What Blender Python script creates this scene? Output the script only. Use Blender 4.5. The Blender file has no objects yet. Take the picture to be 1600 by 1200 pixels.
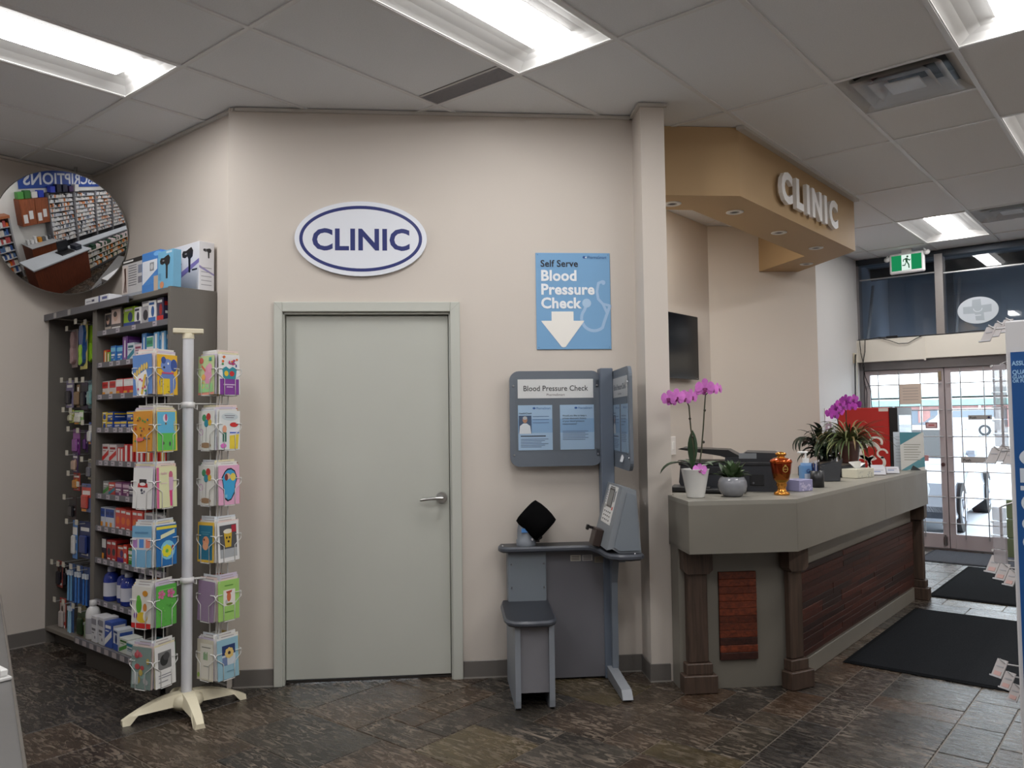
import bpy, math, random
from mathutils import Matrix, Vector, Euler

R = random.Random(11)
PI = math.pi
SC = bpy.context.scene
COL = SC.collection
CEIL = 3.305
FT = 0.3048

# ------------------------------------------------------------------ camera
CAM = Vector((3.234, -2.016, 1.480))
def make_camera():
    pi, ya, ro, f = 0.0450894, 0.694828, -0.013038, 1251.87
    fwd = Vector((-math.sin(ya) * math.cos(pi), math.cos(ya) * math.cos(pi), math.sin(pi)))
    right = Vector((math.cos(ya), math.sin(ya), 0))
    up = right.cross(fwd)
    r2 = right * math.cos(ro) + up * math.sin(ro)
    u2 = -right * math.sin(ro) + up * math.cos(ro)
    cd = bpy.data.cameras.new('camera')
    cd.sensor_width = 36
    cd.lens = f / 1600 * 36
    cd.clip_start = 0.05
    cd.clip_end = 400
    co = bpy.data.objects.new('camera', cd)
    m = Matrix((r2, u2, -fwd)).transposed().to_4x4()
    m.translation = CAM
    co.matrix_world = m
    COL.objects.link(co)
    SC.camera = co
make_camera()

# ------------------------------------------------------------------ light and exposure
LAMP = 40.0            # radiance of the fluorescent lenses
RECESS_LAMP = 66.0
SKY = 4.4             # overcast daylight
w = bpy.data.worlds.new('sky')
SC.world = w
w.use_nodes = True
w.node_tree.nodes['Background'].inputs[0].default_value = (0.86, 0.93, 1.0, 1)
w.node_tree.nodes['Background'].inputs[1].default_value = SKY
SC.view_settings.view_transform = 'Standard'
SC.view_settings.look = 'None'
SC.view_settings.gamma = 1.0
SC.view_settings.use_curve_mapping = False
SC.view_settings.exposure = 0.0
SC.cycles.max_bounces = 8
SC.cycles.diffuse_bounces = 5
SC.cycles.transparent_max_bounces = 12
SC.cycles.sample_clamp_indirect = 6.0
SC.cycles.caustics_reflective = False
SC.cycles.caustics_refractive = False

# ------------------------------------------------------------------ helpers
def lin(v):
    v /= 255.0
    return v / 12.92 if v <= 0.04045 else ((v + 0.055) / 1.055) ** 2.4
def c(r, g, b):
    return (lin(r), lin(g), lin(b), 1.0)
def shade(col, k):
    return (min(1, col[0] * k), min(1, col[1] * k), min(1, col[2] * k), 1.0)

WHITE = c(235, 236, 235); BLACK = c(18, 18, 20)

_text_cache = {}
def text_mesh(s, size, bold, ext, align):
    key = (s, size, bold, ext, align)
    if key not in _text_cache:
        cu = bpy.data.curves.new('tmp', 'FONT')
        cu.body = s; cu.size = size; cu.offset = bold * size; cu.extrude = ext
        cu.align_x = align; cu.resolution_u = 3
        if len(s) > 1: cu.space_character = 1.0 + 1.2 * bold
        o = bpy.data.objects.new('tmp', cu)
        me = bpy.data.meshes.new_from_object(o)
        _text_cache[key] = ([tuple(v.co) for v in me.vertices], [tuple(p.vertices) for p in me.polygons])
        bpy.data.objects.remove(o); bpy.data.curves.remove(cu); bpy.data.meshes.remove(me)
    return _text_cache[key]

class MB:
    """collects coloured shapes and links them as one mesh"""
    def __init__(s, M=None):
        s.v = []; s.f = []; s.c = []; s.sm = []; s.M = M or Matrix.Identity(4)
    def add(s, vs, fs, col, smooth=False):
        n = len(s.v)
        M = s.M
        s.v += [tuple(M @ Vector(p)) for p in vs]
        for i, f in enumerate(fs):
            s.f.append(tuple(n + k for k in f))
            s.c.append(col[i] if isinstance(col, list) else col)
            s.sm.append(smooth)
        return s
    def box(s, x0, x1, y0, y1, z0, z1, col, b=0.0):
        if x0 > x1: x0, x1 = x1, x0
        if y0 > y1: y0, y1 = y1, y0
        if z0 > z1: z0, z1 = z1, z0
        if b <= 0:
            vs = [(x, y, z) for z in (z0, z1) for y in (y0, y1) for x in (x0, x1)]
            return s.add(vs, [(0, 2, 3, 1), (4, 5, 7, 6), (0, 1, 5, 4), (2, 6, 7, 3), (0, 4, 6, 2), (1, 3, 7, 5)], col)
        b = min(b, (x1 - x0) * .49, (y1 - y0) * .49, (z1 - z0) * .49)
        lo, hi = (x0, y0, z0), (x1, y1, z1)
        vs = []; idx = {}
        for k in range(8):
            sg = [(k >> a) & 1 for a in range(3)]
            for a in range(3):
                p = [(hi[i] if sg[i] else lo[i]) if i == a else ((hi[i] - b) if sg[i] else (lo[i] + b)) for i in range(3)]
                idx[(k, a)] = len(vs); vs.append(tuple(p))
        fs = []
        for a in range(3):
            u, v = (a + 1) % 3, (a + 2) % 3
            for sd in (0, 1):
                q = []
                for (i, j) in ((0, 0), (1, 0), (1, 1), (0, 1)):
                    q.append(idx[((sd << a) | (i << u) | (j << v), a)])
                fs.append(tuple(q if sd else q[::-1]))
        for a in range(3):
            u, v = (a + 1) % 3, (a + 2) % 3
            for i in (0, 1):
                for j in (0, 1):
                    k0 = (i << u) | (j << v); k1 = k0 | (1 << a)
                    q = (idx[(k0, u)], idx[(k1, u)], idx[(k1, v)], idx[(k0, v)])
                    fs.append(q if i == j else q[::-1])
        for k in range(8):
            t = (idx[(k, 0)], idx[(k, 1)], idx[(k, 2)])
            par = bin(k).count('1') % 2
            fs.append(t if par else t[::-1])
        return s.add(vs, fs, col)
    def prism(s, poly, h0, h1, col, axis='z', smooth=False):
        mp = {'z': lambda a, b, h: (a, b, h), 'y': lambda a, b, h: (a, h, b), 'x': lambda a, b, h: (h, a, b)}[axis]
        n = len(poly)
        vs = [mp(a, b, h0) for a, b in poly] + [mp(a, b, h1) for a, b in poly]
        fs = [tuple(range(n - 1, -1, -1)), tuple(range(n, 2 * n))]
        s.add(vs, fs, col)
        return s.add(vs, [(i, (i + 1) % n, n + (i + 1) % n, n + i) for i in range(n)], col, smooth)
    def cyl(s, p0, p1, r0, r1, n, col, caps=True, smooth=True):
        p0 = Vector(p0); p1 = Vector(p1)
        d = (p1 - p0).normalized()
        a = d.orthogonal().normalized(); b = d.cross(a)
        vs = []
        for p, r in ((p0, r0), (p1, r1)):
            for i in range(n):
                t = 2 * PI * i / n
                vs.append(tuple(p + (a * math.cos(t) + b * math.sin(t)) * r))
        s.add(vs, [(i, (i + 1) % n, n + (i + 1) % n, n + i) for i in range(n)], col, smooth)
        if caps:
            s.add(vs, [tuple(range(n - 1, -1, -1)), tuple(range(n, 2 * n))], col)
        return s
    def tube(s, pts, r, n, col, smooth=True):
        pts = [Vector(p) for p in pts]
        rings = []
        a = None
        for i, p in enumerate(pts):
            d = (pts[min(i + 1, len(pts) - 1)] - pts[max(i - 1, 0)])
            if d.length < 1e-9: d = Vector((0, 0, 1))
            d.normalize()
            if a is None: a = d.orthogonal().normalized()
            else:
                a = a - d * a.dot(d)
                a = a.normalized() if a.length > 1e-6 else d.orthogonal().normalized()
            b = d.cross(a)
            rr = r[i] if isinstance(r, (list, tuple)) else r
            rings.append([tuple(p + (a * math.cos(2 * PI * k / n) + b * math.sin(2 * PI * k / n)) * rr) for k in range(n)])
        vs = [q for g in rings for q in g]
        fs = []
        for i in range(len(rings) - 1):
            for k in range(n):
                fs.append((i * n + k, i * n + (k + 1) % n, (i + 1) * n + (k + 1) % n, (i + 1) * n + k))
        m = len(vs)
        s.add(vs, fs, col, smooth)
        return s.add(vs, [tuple(range(n - 1, -1, -1)), tuple(range(m - n, m))], col)
    def lathe(s, prof, n, col, ctr=(0, 0, 0), smooth=True, sx=1, sy=1):
        vs = []
        for r, z in prof:
            for k in range(n):
                t = 2 * PI * k / n
                vs.append((ctr[0] + r * math.cos(t) * sx, ctr[1] + r * math.sin(t) * sy, ctr[2] + z))
        fs = []; cs = []
        for i in range(len(prof) - 1):
            for k in range(n):
                fs.append((i * n + k, i * n + (k + 1) % n, (i + 1) * n + (k + 1) % n, (i + 1) * n + k))
                cs.append(col[i] if isinstance(col, list) else col)
        return s.add(vs, fs, cs, smooth)
    def grid(s, fn, nu, nv, col, smooth=True):
        vs = [fn(i / nu, j / nv) for i in range(nu + 1) for j in range(nv + 1)]
        fs = [(i * (nv + 1) + j, (i + 1) * (nv + 1) + j, (i + 1) * (nv + 1) + j + 1, i * (nv + 1) + j + 1) for i in range(nu) for j in range(nv)]
        return s.add(vs, fs, col, smooth)
    # flat print on a face that looks towards -y (x across, z up)
    def fp(s, pts, y, col):
        return s.add([(a, y, b) for a, b in pts], [tuple(range(len(pts)))], col)
    def fr(s, x0, x1, z0, z1, y, col):
        return s.fp([(x0, z0), (x1, z0), (x1, z1), (x0, z1)], y, col)
    def fe(s, cx, cz, rx, rz, y, col, n=16, a0=0, a1=2 * PI):
        m = n if abs(a1 - a0 - 2 * PI) < 1e-6 else n + 1
        return s.fp([(cx + rx * math.cos(a0 + (a1 - a0) * i / n), cz + rz * math.sin(a0 + (a1 - a0) * i / n)) for i in range(m)], y, col)
    def fring(s, cx, cz, rx, rz, wd, y, col, n=48, a0=0, a1=2 * PI):
        vs = []
        for i in range(n + 1):
            t = a0 + (a1 - a0) * i / n
            vs.append((cx + rx * math.cos(t), y, cz + rz * math.sin(t)))
            vs.append((cx + (rx - wd) * math.cos(t), y, cz + (rz - wd) * math.sin(t)))
        return s.add(vs, [(2 * i, 2 * i + 2, 2 * i + 3, 2 * i + 1) for i in range(n)], col)
    def ft(s, t, x, z, y, size, col, align='LEFT', bold=0.0, ext=0.0, sx=1.0):
        vs, fs = text_mesh(t, size, bold, ext, align)
        return s.add([(x + a * sx, y - h, z + b) for a, b, h in vs], fs, col)
    def build(s, name, mat, parent=None, at=None):
        me = bpy.data.meshes.new(name)
        me.from_pydata(s.v, [], s.f)
        at_ = me.attributes.new('Col', 'FLOAT_COLOR', 'FACE')
        at_.data.foreach_set('color', [k for q in s.c for k in q])
        me.polygons.foreach_set('use_smooth', s.sm)
        me.materials.append(mat)
        me.validate()
        o = bpy.data.objects.new(name, me)
        COL.objects.link(o)
        if parent is not None: o.parent = parent
        if at is not None: o.location = at
        return o

def tag(o, label, cat, group=None, kind=None):
    o['label'] = label; o['category'] = cat
    if group: o['group'] = group
    if kind: o['kind'] = kind
    return o
def thing(name, label, cat, loc=(0, 0, 0), rz=0.0, group=None):
    o = bpy.data.objects.new(name, None)
    o.empty_display_size = 0.05
    COL.objects.link(o)
    o.location = loc; o.rotation_euler = (0, 0, rz)
    return tag(o, label, cat, group)
def struct(o, label, cat):
    return tag(o, label, cat, None, 'structure')
def inst(src, parent=None, loc=(0, 0, 0), rot=(0, 0, 0)):
    o = src.copy(); COL.objects.link(o)
    o.parent = parent; o.location = loc; o.rotation_euler = rot
    return o
def dup(root, loc, rot, label, group=None):
    r = root.copy(); COL.objects.link(r)
    r.location = loc; r.rotation_euler = rot; r['label'] = label
    if group: r['group'] = group
    for ch in list(root.children):
        k = ch.copy(); COL.objects.link(k); k.parent = r
        for g in list(ch.children):
            d = g.copy(); COL.objects.link(d); d.parent = k
    return r

# wall frame: the diagonal wall holding the clinic door; s runs along it, n out of it
W0 = Vector((-0.90, 0.477, 0)); Q = math.sqrt(0.5)
def SN(s, n, z=0.0):
    return Vector((W0.x + (s + n) * Q, W0.y + (s - n) * Q, z))
MSN = Matrix.Translation(W0) @ Matrix.Rotation(PI / 4, 4, 'Z')     # local x = s, local y = -n

# ------------------------------------------------------------------ materials
def mat(name, rough=0.6, metal=0.0, noise=None, bump=None, spec=0.5, coat=0.0, sheen=0.0, trans=0.0, rnoise=0.0, stretch=(1, 1, 1)):
    m = bpy.data.materials.new(name); m.use_nodes = True
    nt = m.node_tree; N = nt.nodes; L = nt.links
    b = N['Principled BSDF']
    b.inputs['Roughness'].default_value = rough
    b.inputs['Metallic'].default_value = metal
    b.inputs['Specular IOR Level'].default_value = spec
    b.inputs['Coat Weight'].default_value = coat
    b.inputs['Sheen Weight'].default_value = sheen
    a = N.new('ShaderNodeAttribute'); a.attribute_name = 'Col'
    tc = N.new('ShaderNodeTexCoord'); mp = N.new('ShaderNodeMapping')
    mp.inputs['Scale'].default_value = stretch
    L.new(tc.outputs['Object'], mp.inputs['Vector'])
    out = a.outputs['Color']
    if noise:
        nz = N.new('ShaderNodeTexNoise'); nz.inputs['Scale'].default_value = noise[0]; nz.inputs['Detail'].default_value = 5
        L.new(mp.outputs['Vector'], nz.inputs['Vector'])
        mr = N.new('ShaderNodeMapRange'); mr.inputs['From Min'].default_value = 0.3; mr.inputs['From Max'].default_value = 0.7
        mr.inputs['To Min'].default_value = 1 - noise[1]; mr.inputs['To Max'].default_value = 1 + noise[1]
        L.new(nz.outputs['Fac'], mr.inputs['Value'])
        mx = N.new('ShaderNodeMix'); mx.data_type = 'RGBA'; mx.blend_type = 'MULTIPLY'; mx.inputs[0].default_value = 1
        L.new(out, mx.inputs[6]); L.new(mr.outputs['Result'], mx.inputs[7])
        out = mx.outputs[2]
        if rnoise:
            m2 = N.new('ShaderNodeMapRange'); m2.inputs['To Min'].default_value = rough - rnoise; m2.inputs['To Max'].default_value = rough + rnoise
            m2.inputs['From Min'].default_value = 0.3; m2.inputs['From Max'].default_value = 0.7
            L.new(nz.outputs['Fac'], m2.inputs['Value']); L.new(m2.outputs['Result'], b.inputs['Roughness'])
    L.new(out, b.inputs['Base Color'])
    if bump:
        nb = N.new('ShaderNodeTexNoise'); nb.inputs['Scale'].default_value = bump[0]; nb.inputs['Detail'].default_value = 3
        L.new(mp.outputs['Vector'], nb.inputs['Vector'])
        bp = N.new('ShaderNodeBump'); bp.inputs['Strength'].default_value = bump[1]; bp.inputs['Distance'].default_value = 0.002
        L.new(nb.outputs['Fac'], bp.inputs['Height']); L.new(bp.outputs['Normal'], b.inputs['Normal'])
    return m
def emis(name, col, k):
    m = bpy.data.materials.new(name); m.use_nodes = True
    nt = m.node_tree; nt.nodes.clear()
    e = nt.nodes.new('ShaderNodeEmission'); e.inputs[0].default_value = col; e.inputs[1].default_value = k
    o = nt.nodes.new('ShaderNodeOutputMaterial'); nt.links.new(e.outputs[0], o.inputs[0])
    return m
def clear(name, tint=(1, 1, 1, 1), rough=0.02, ior=1.45, bump=None, gain=1.0):
    m = bpy.data.materials.new(name); m.use_nodes = True
    nt = m.node_tree; N = nt.nodes; L = nt.links; N.clear()
    t = N.new('ShaderNodeBsdfTransparent'); t.inputs[0].default_value = tint
    g = N.new('ShaderNodeBsdfGlossy'); g.inputs['Roughness'].default_value = rough
    lw = N.new('ShaderNodeLayerWeight'); pw = N.new('ShaderNodeMath'); pw.operation = 'POWER'; pw.inputs[1].default_value = 4.0
    fr = N.new('ShaderNodeMapRange'); f0 = ((ior - 1) / (ior + 1)) ** 2; fr.inputs['To Min'].default_value = f0
    L.new(lw.outputs['Facing'], pw.inputs[0]); L.new(pw.outputs[0], fr.inputs['Value'])
    mx = N.new('ShaderNodeMixShader'); o = N.new('ShaderNodeOutputMaterial')
    mm = N.new('ShaderNodeMath'); mm.operation = 'MULTIPLY'; mm.use_clamp = True; mm.inputs[1].default_value = gain
    L.new(fr.outputs[0], mm.inputs[0]); L.new(mm.outputs[0], mx.inputs[0])
    L.new(t.outputs[0], mx.inputs[1]); L.new(g.outputs[0], mx.inputs[2]); L.new(mx.outputs[0], o.inputs[0])
    if bump:
        nb = N.new('ShaderNodeTexNoise'); nb.inputs['Scale'].default_value = bump[0]
        tc = N.new('ShaderNodeTexCoord'); L.new(tc.outputs['Object'], nb.inputs['Vector'])
        bp = N.new('ShaderNodeBump'); bp.inputs['Strength'].default_value = bump[1]; bp.inputs['Distance'].default_value = 0.01
        L.new(nb.outputs['Fac'], bp.inputs['Height']); L.new(bp.outputs['Normal'], g.inputs['Normal']); L.new(bp.outputs['Normal'], lw.inputs['Normal'])
    return m

PAINT = mat('wall_paint', 0.62, noise=(1.3, 0.015), bump=(220, 0.12), spec=0.35)
SATIN = mat('satin_paint', 0.42, noise=(2.0, 0.02))
LAMI = mat('laminate', 0.38, noise=(3.0, 0.03), rnoise=0.06)
PLAS = mat('plastic', 0.38, bump=(260, 0.05))
GLOSS = mat('gloss_plastic', 0.16)
PAPER = mat('card_stock', 0.55, noise=(9, 0.02))
PRINT = mat('printed_carton', 0.38, noise=(14, 0.03))
FILM = mat('blister_film', 0.18, noise=(30, 0.1))
METAL = mat('metal', 0.28, metal=1.0)
BRUSH = mat('brushed_metal', 0.4, metal=0.85, noise=(40, 0.06), stretch=(1, 1, 12))
POWDER = mat('powder_coat', 0.48, bump=(400, 0.1), noise=(5, 0.02))
RUBBER = mat('rubber', 0.8)
CLOTH = mat('cloth', 0.95, bump=(350, 0.5), sheen=0.0, spec=0.05)
CARPET = mat('mat_pile', 1.0, noise=(160, 0.35), bump=(420, 1.0), spec=0.05)
LEAF = mat('leaf', 0.42, noise=(25, 0.18))
PETAL = mat('petal', 0.55, noise=(40, 0.12))
SOIL = mat('soil', 0.95, noise=(60, 0.4), bump=(90, 1.0))
GOLD = mat('gilt', 0.14, metal=0.75, noise=(12, 0.15))
CERAM = mat('ceramic', 0.22, noise=(6, 0.02), coat=0.3)
CEILM = mat('ceiling_tile', 0.9, noise=(150, 0.035), bump=(330, 0.35), spec=0.1)
SNOW = mat('snow', 0.8, noise=(0.9, 0.12))
FAR = mat('far_masonry', 0.8, noise=(3, 0.1))
CARP = mat('car_paint', 0.25, metal=0.25, coat=0.6)
MIRROR = mat('mirror_face', 0.012, metal=1.0)
LAMPM = emis('lamp_lens', (1.0, 0.982, 0.972, 1), LAMP)
LSIDEM = emis('lamp_lens_side', (1.0, 0.982, 0.972, 1), 4.0)
RLAMPM = emis('recess_lamp_lens', (1.0, 0.97, 0.925, 1), RECESS_LAMP)
EXITM = emis('exit_sign_face', c(40, 175, 110), 0.55)
EXITW = emis('exit_sign_figure', c(235, 255, 245), 0.9)
GLASS = clear('door_glass', (0.93, 0.97, 0.97, 1))
TGLASS = clear('transom_glass', (0.8, 0.86, 0.9, 1), gain=1.5)
ACRYL = clear('acrylic', (0.97, 0.98, 0.98, 1), 0.05, 1.45)
CRINKLE = clear('plastic_wrap', (0.96, 0.96, 0.96, 1), 0.22, 1.5, bump=(9, 0.2), gain=0.35)

def wood(name, grain=(1.5, 1.5, 22), dark=0.55, rough=0.42):
    """grain streaks that run along one local axis (the one with the small scale)"""
    m = bpy.data.materials.new(name); m.use_nodes = True
    nt = m.node_tree; N = nt.nodes; L = nt.links; b = N['Principled BSDF']
    a = N.new('ShaderNodeAttribute'); a.attribute_name = 'Col'
    oi = N.new('ShaderNodeObjectInfo')
    tc = N.new('ShaderNodeTexCoord'); mp = N.new('ShaderNodeMapping'); mp.inputs['Scale'].default_value = grain
    L.new(tc.outputs['Object'], mp.inputs['Vector'])
    ad = N.new('ShaderNodeVectorMath'); ad.operation = 'ADD'
    ml = N.new('ShaderNodeMath'); ml.operation = 'MULTIPLY'; ml.inputs[1].default_value = 37.0
    L.new(oi.outputs['Random'], ml.inputs[0]); L.new(mp.outputs['Vector'], ad.inputs[0]); L.new(ml.outputs[0], ad.inputs[1])
    nz = N.new('ShaderNodeTexNoise'); nz.inputs['Scale'].default_value = 2.2; nz.inputs['Detail'].default_value = 6; nz.inputs['Distortion'].default_value = 0.8
    L.new(ad.outputs[0], nz.inputs['Vector'])
    mr = N.new('ShaderNodeMapRange'); mr.inputs['From Min'].default_value = 0.32; mr.inputs['From Max'].default_value = 0.68
    mr.inputs['To Min'].default_value = 1 - dark; mr.inputs['To Max'].default_value = 1.15
    L.new(nz.outputs['Fac'], mr.inputs['Value'])
    mx = N.new('ShaderNodeMix'); mx.data_type = 'RGBA'; mx.blend_type = 'MULTIPLY'; mx.inputs[0].default_value = 1
    L.new(a.outputs['Color'], mx.inputs[6]); L.new(mr.outputs['Result'], mx.inputs[7]); L.new(mx.outputs[2], b.inputs['Base Color'])
    b.inputs['Roughness'].default_value = rough
    return m
WOODV = wood('walnut_upright', (26, 26, 1.6), 0.45, 0.5)
WOODH = wood('red_board', (2.2, 26, 26), 0.6, 0.5)

def slate_material():
    m = bpy.data.materials.new('slate'); m.use_nodes = True
    nt = m.node_tree; N = nt.nodes; L = nt.links; b = N['Principled BSDF']
    oi = N.new('ShaderNodeObjectInfo'); at = N.new('ShaderNodeAttribute'); at.attribute_name = 'Col'
    sep = N.new('ShaderNodeSeparateColor'); L.new(at.outputs['Color'], sep.inputs[0])
    sm = N.new('ShaderNodeMath'); sm.operation = 'ADD'; L.new(oi.outputs['Random'], sm.inputs[0]); L.new(sep.outputs[0], sm.inputs[1])
    fr = N.new('ShaderNodeMath'); fr.operation = 'FRACT'; L.new(sm.outputs[0], fr.inputs[0])
    ramp = N.new('ShaderNodeValToRGB'); cr = ramp.color_ramp
    cols = [(0.0, c(92, 77, 64)), (0.18, c(88, 78, 67)), (0.34, c(104, 84, 66)), (0.5, c(66, 63, 60)), (0.62, c(98, 74, 56)), (0.76, c(88, 82, 74)), (0.9, c(74, 70, 64)), (1.0, c(122, 106, 72))]
    cr.elements[0].position = 0; cr.elements[0].color = cols[0][1]
    cr.elements[1].position = 1; cr.elements[1].color = cols[-1][1]
    for p, q in cols[1:-1]:
        e = cr.elements.new(p); e.color = q
    L.new(fr.outputs[0], ramp.inputs[0])
    geo = N.new('ShaderNodeNewGeometry')
    off = N.new('ShaderNodeVectorMath'); off.operation = 'SCALE'; off.inputs[0].default_value = (17.3, 9.1, 5.7)
    L.new(fr.outputs[0], off.inputs['Scale'])
    ad = N.new('ShaderNodeVectorMath'); ad.operation = 'ADD'; L.new(geo.outputs['Position'], ad.inputs[0]); L.new(off.outputs[0], ad.inputs[1])
    def noise(scale, rot, st, det=7, dist=0.6):
        mp = N.new('ShaderNodeMapping'); mp.inputs['Rotation'].default_value = (0, 0, rot); mp.inputs['Scale'].default_value = st
        L.new(ad.outputs[0], mp.inputs['Vector'])
        nz = N.new('ShaderNodeTexNoise'); nz.inputs['Scale'].default_value = scale; nz.inputs['Detail'].default_value = det; nz.inputs['Distortion'].default_value = dist
        nz.inputs['Roughness'].default_value = 0.65
        L.new(mp.outputs[0], nz.inputs['Vector']); return nz.outputs['Fac']
    def rng(v, a, b_, lo, hi):
        r = N.new('ShaderNodeMapRange'); r.inputs['From Min'].default_value = a; r.inputs['From Max'].default_value = b_
        r.inputs['To Min'].default_value = lo; r.inputs['To Max'].default_value = hi; L.new(v, r.inputs['Value']); return r.outputs[0]
    n1 = noise(3.4, 0.5, (1, 1, 1)); n2 = noise(9.0, 0.9, (1, 3.6, 1), 10, 1.7); n3 = noise(2.2, 0.2, (1, 1, 1), 4)
    mx = N.new('ShaderNodeMix'); mx.data_type = 'RGBA'; mx.blend_type = 'MULTIPLY'; mx.inputs[0].default_value = 1
    L.new(ramp.outputs[0], mx.inputs[6]); L.new(rng(n1, 0.3, 0.72, 0.18, 0.78), mx.inputs[7])
    st = N.new('ShaderNodeMix'); st.data_type = 'RGBA'; st.inputs[7].default_value = c(162, 147, 131)
    mu = N.new('ShaderNodeMath'); mu.operation = 'MULTIPLY'
    L.new(rng(n2, 0.50, 0.70, 0, 0.95), mu.inputs[0]); L.new(rng(n3, 0.40, 0.62, 0.12, 1.0), mu.inputs[1])
    L.new(mu.outputs[0], st.inputs[0]); L.new(mx.outputs[2], st.inputs[6]); L.new(st.outputs[2], b.inputs['Base Color'])
    L.new(rng(n2, 0.3, 0.7, 0.14, 0.38), b.inputs['Roughness'])
    bp = N.new('ShaderNodeBump'); bp.inputs['Strength'].default_value = 0.55; bp.inputs['Distance'].default_value = 0.006
    L.new(n2, bp.inputs['Height']); L.new(bp.outputs[0], b.inputs['Normal'])
    return m
SLATE = slate_material()
def frosted(name):
    m = bpy.data.materials.new(name); m.use_nodes = True
    nt = m.node_tree; N = nt.nodes; L = nt.links; b = N['Principled BSDF']
    a = N.new('ShaderNodeAttribute'); a.attribute_name = 'Col'; L.new(a.outputs['Color'], b.inputs['Base Color'])
    b.inputs['Roughness'].default_value = 0.2; b.inputs['Alpha'].default_value = 0.55
    return m
FROST = frosted('cloudy_plastic')
# ================================================================== ROOM SHELL
BEIGE = c(206, 198, 189); TAN = c(178, 150, 112); GREYB = c(108, 104, 100)
TRIMW = c(196, 192, 185); DOORC = c(190, 192, 184)
X0, X1, Y0, Y1 = -2.8, 6.6, -4.4, 7.85

# floor: a grout bed with slate tiles on a 0.203 m module
fb = MB(); fb.box(X0 - .1, X1 + .1, Y0 - .1, Y1 + .12, -.06, -.004, c(104, 96, 86))
floor = struct(fb.build('floor', SATIN), 'multi-coloured slate tile floor with pale grout lines', 'floor')
MOD = 0.203; GX, GY = 1.54, 1.723
def tile_mb(w, h, col=(0, 0, 0, 1), mb=None, ox=0, oy=0, dz=0.0):
    mb = mb or MB(); g = .0025; b = .003
    x0, x1, y0, y1 = ox + g, ox + w - g, oy + g, oy + h - g
    vs = [(x0, y0, -.006), (x1, y0, -.006), (x1, y1, -.006), (x0, y1, -.006),
          (x0 + b, y0 + b, dz), (x1 - b, y0 + b, dz), (x1 - b, y1 - b, dz), (x0 + b, y1 - b, dz)]
    return mb.add(vs, [(4, 5, 6, 7), (0, 1, 5, 4), (1, 2, 6, 5), (2, 3, 7, 6), (3, 0, 4, 7)], col)
def lay_tiles():
    i0 = math.floor((X0 - GX) / MOD); i1 = math.ceil((X1 - GX) / MOD); j0 = math.floor((Y0 - GY) / MOD); j1 = math.ceil((Y1 - GY) / MOD)
    used = set(); out = []
    r = random.Random(5)
    def put(i, j, w, h):
        for a in range(w):
            for b in range(h): used.add((i + a, j + b))
        out.append((i, j, w, h))
    for q in [(-2, -3, 1, 1), (-1, -3, 2, 1), (-2, -2, 2, 2), (-3, -5, 2, 2), (-1, -5, 2, 2), (1, -3, 1, 2), (0, 0, 1, 1), (1, 3, 1, 3), (0, 3, 1, 1), (0, 4, 1, 3), (2, 4, 2, 3), (-7, -5, 1, 1), (-6, -5, 1, 2)]:
        put(*q)
    for j in range(j0, j1):
        for i in range(i0, i1):
            if (i, j) in used: continue
            opts = [(2, 3), (3, 2), (2, 2), (2, 2), (1, 2), (2, 1)]
            r.shuffle(opts)
            for w, h in opts + [(1, 1)]:
                if all((i + a, j + b) not in used and i + a < i1 and j + b < j1 for a in range(w) for b in range(h)):
                    put(i, j, w, h); break
    return out
def pixel(p):
    m = SC.camera.matrix_world.inverted() @ Vector(p)
    if m.z > -0.05: return None
    return 800 + 1251.87 * m.x / -m.z, 600 - 1251.87 * m.y / -m.z, -m.z
def in_room(x, y):
    if x < -2.8 or y > 7.85: return False
    if y > .477 and x < -.9: return False
    if y - .477 > x + .9 and x < .75: return False
    if x < 1.5 and y > 2.4 and x < 1.5 and y < 5.05: return False
    return True
def floor_tiles():
    src = {}
    vis = []; rest = MB()
    for (i, j, w, h) in lay_tiles():
        x, y = GX + i * MOD, GY + j * MOD
        cx, cy = x + w * MOD / 2, y + h * MOD / 2
        p = pixel((cx, cy, 0))
        size = 0
        if p and -60 < p[0] < 1660 and 500 < p[1] < 1290 and in_room(cx, cy): size = w * h / p[2] ** 3
        vis.append((size, i, j, w, h))
    vis.sort(reverse=True)
    for n, (size, i, j, w, h) in enumerate(vis):
        x, y = GX + i * MOD, GY + j * MOD
        if size > 0 and n < 295:
            if (w, h) not in src:
                src[(w, h)] = tile_mb(w * MOD, h * MOD).build('floor_tile', SLATE, floor, (x, y, 0))
            else:
                inst(src[(w, h)], floor, (x, y, R.uniform(-.0008, .0006)))
        else:
            tile_mb(w * MOD, h * MOD, (R.random(), 0, 0, 1), rest, x, y, R.uniform(-.0008, .0006))
    o = rest.build('floor_tile_field', SLATE, floor); o['kind'] = 'stuff'
floor_tiles()

# walls
def wall(name, label, M, boxes, col=BEIGE, m=PAINT):
    mb = MB(M)
    for b in boxes: mb.box(*b, col)
    return struct(mb.build(name, m), label, 'wall')
I4 = Matrix.Identity(4)
H = CEIL
wall('wall_left', 'beige wall at far left behind the convex mirror', I4, [(-2.9, -2.8, Y0, .477, 0, H)])
wall('wall_rear', 'beige wall behind the grey shelving unit', I4, [(-2.9, -.9, .477, .577, 0, H)])
wall('wall_door_side', 'beige diagonal wall holding the clinic door and the oval sign', MSN,
     [(-.04, .264, 0, .12, 0, H), (1.23, 2.34, 0, .12, 0, H), (.264, 1.23, 0, .12, 2.115, H)])
wall('wall_end_pillar', 'narrow beige wall end between blood pressure station and reception', MSN, [(2.335, 2.475, -.2, .12, 0, H)])
wall('wall_clinic_left', 'beige recess wall behind reception carrying the television', I4, [(-.265, -.165, 1.3, 5.0, 0, H)])
MB2 = Matrix.Translation((-.165, 5.0, 0)) @ Matrix.Rotation(PI / 4, 4, 'Z')
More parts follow.
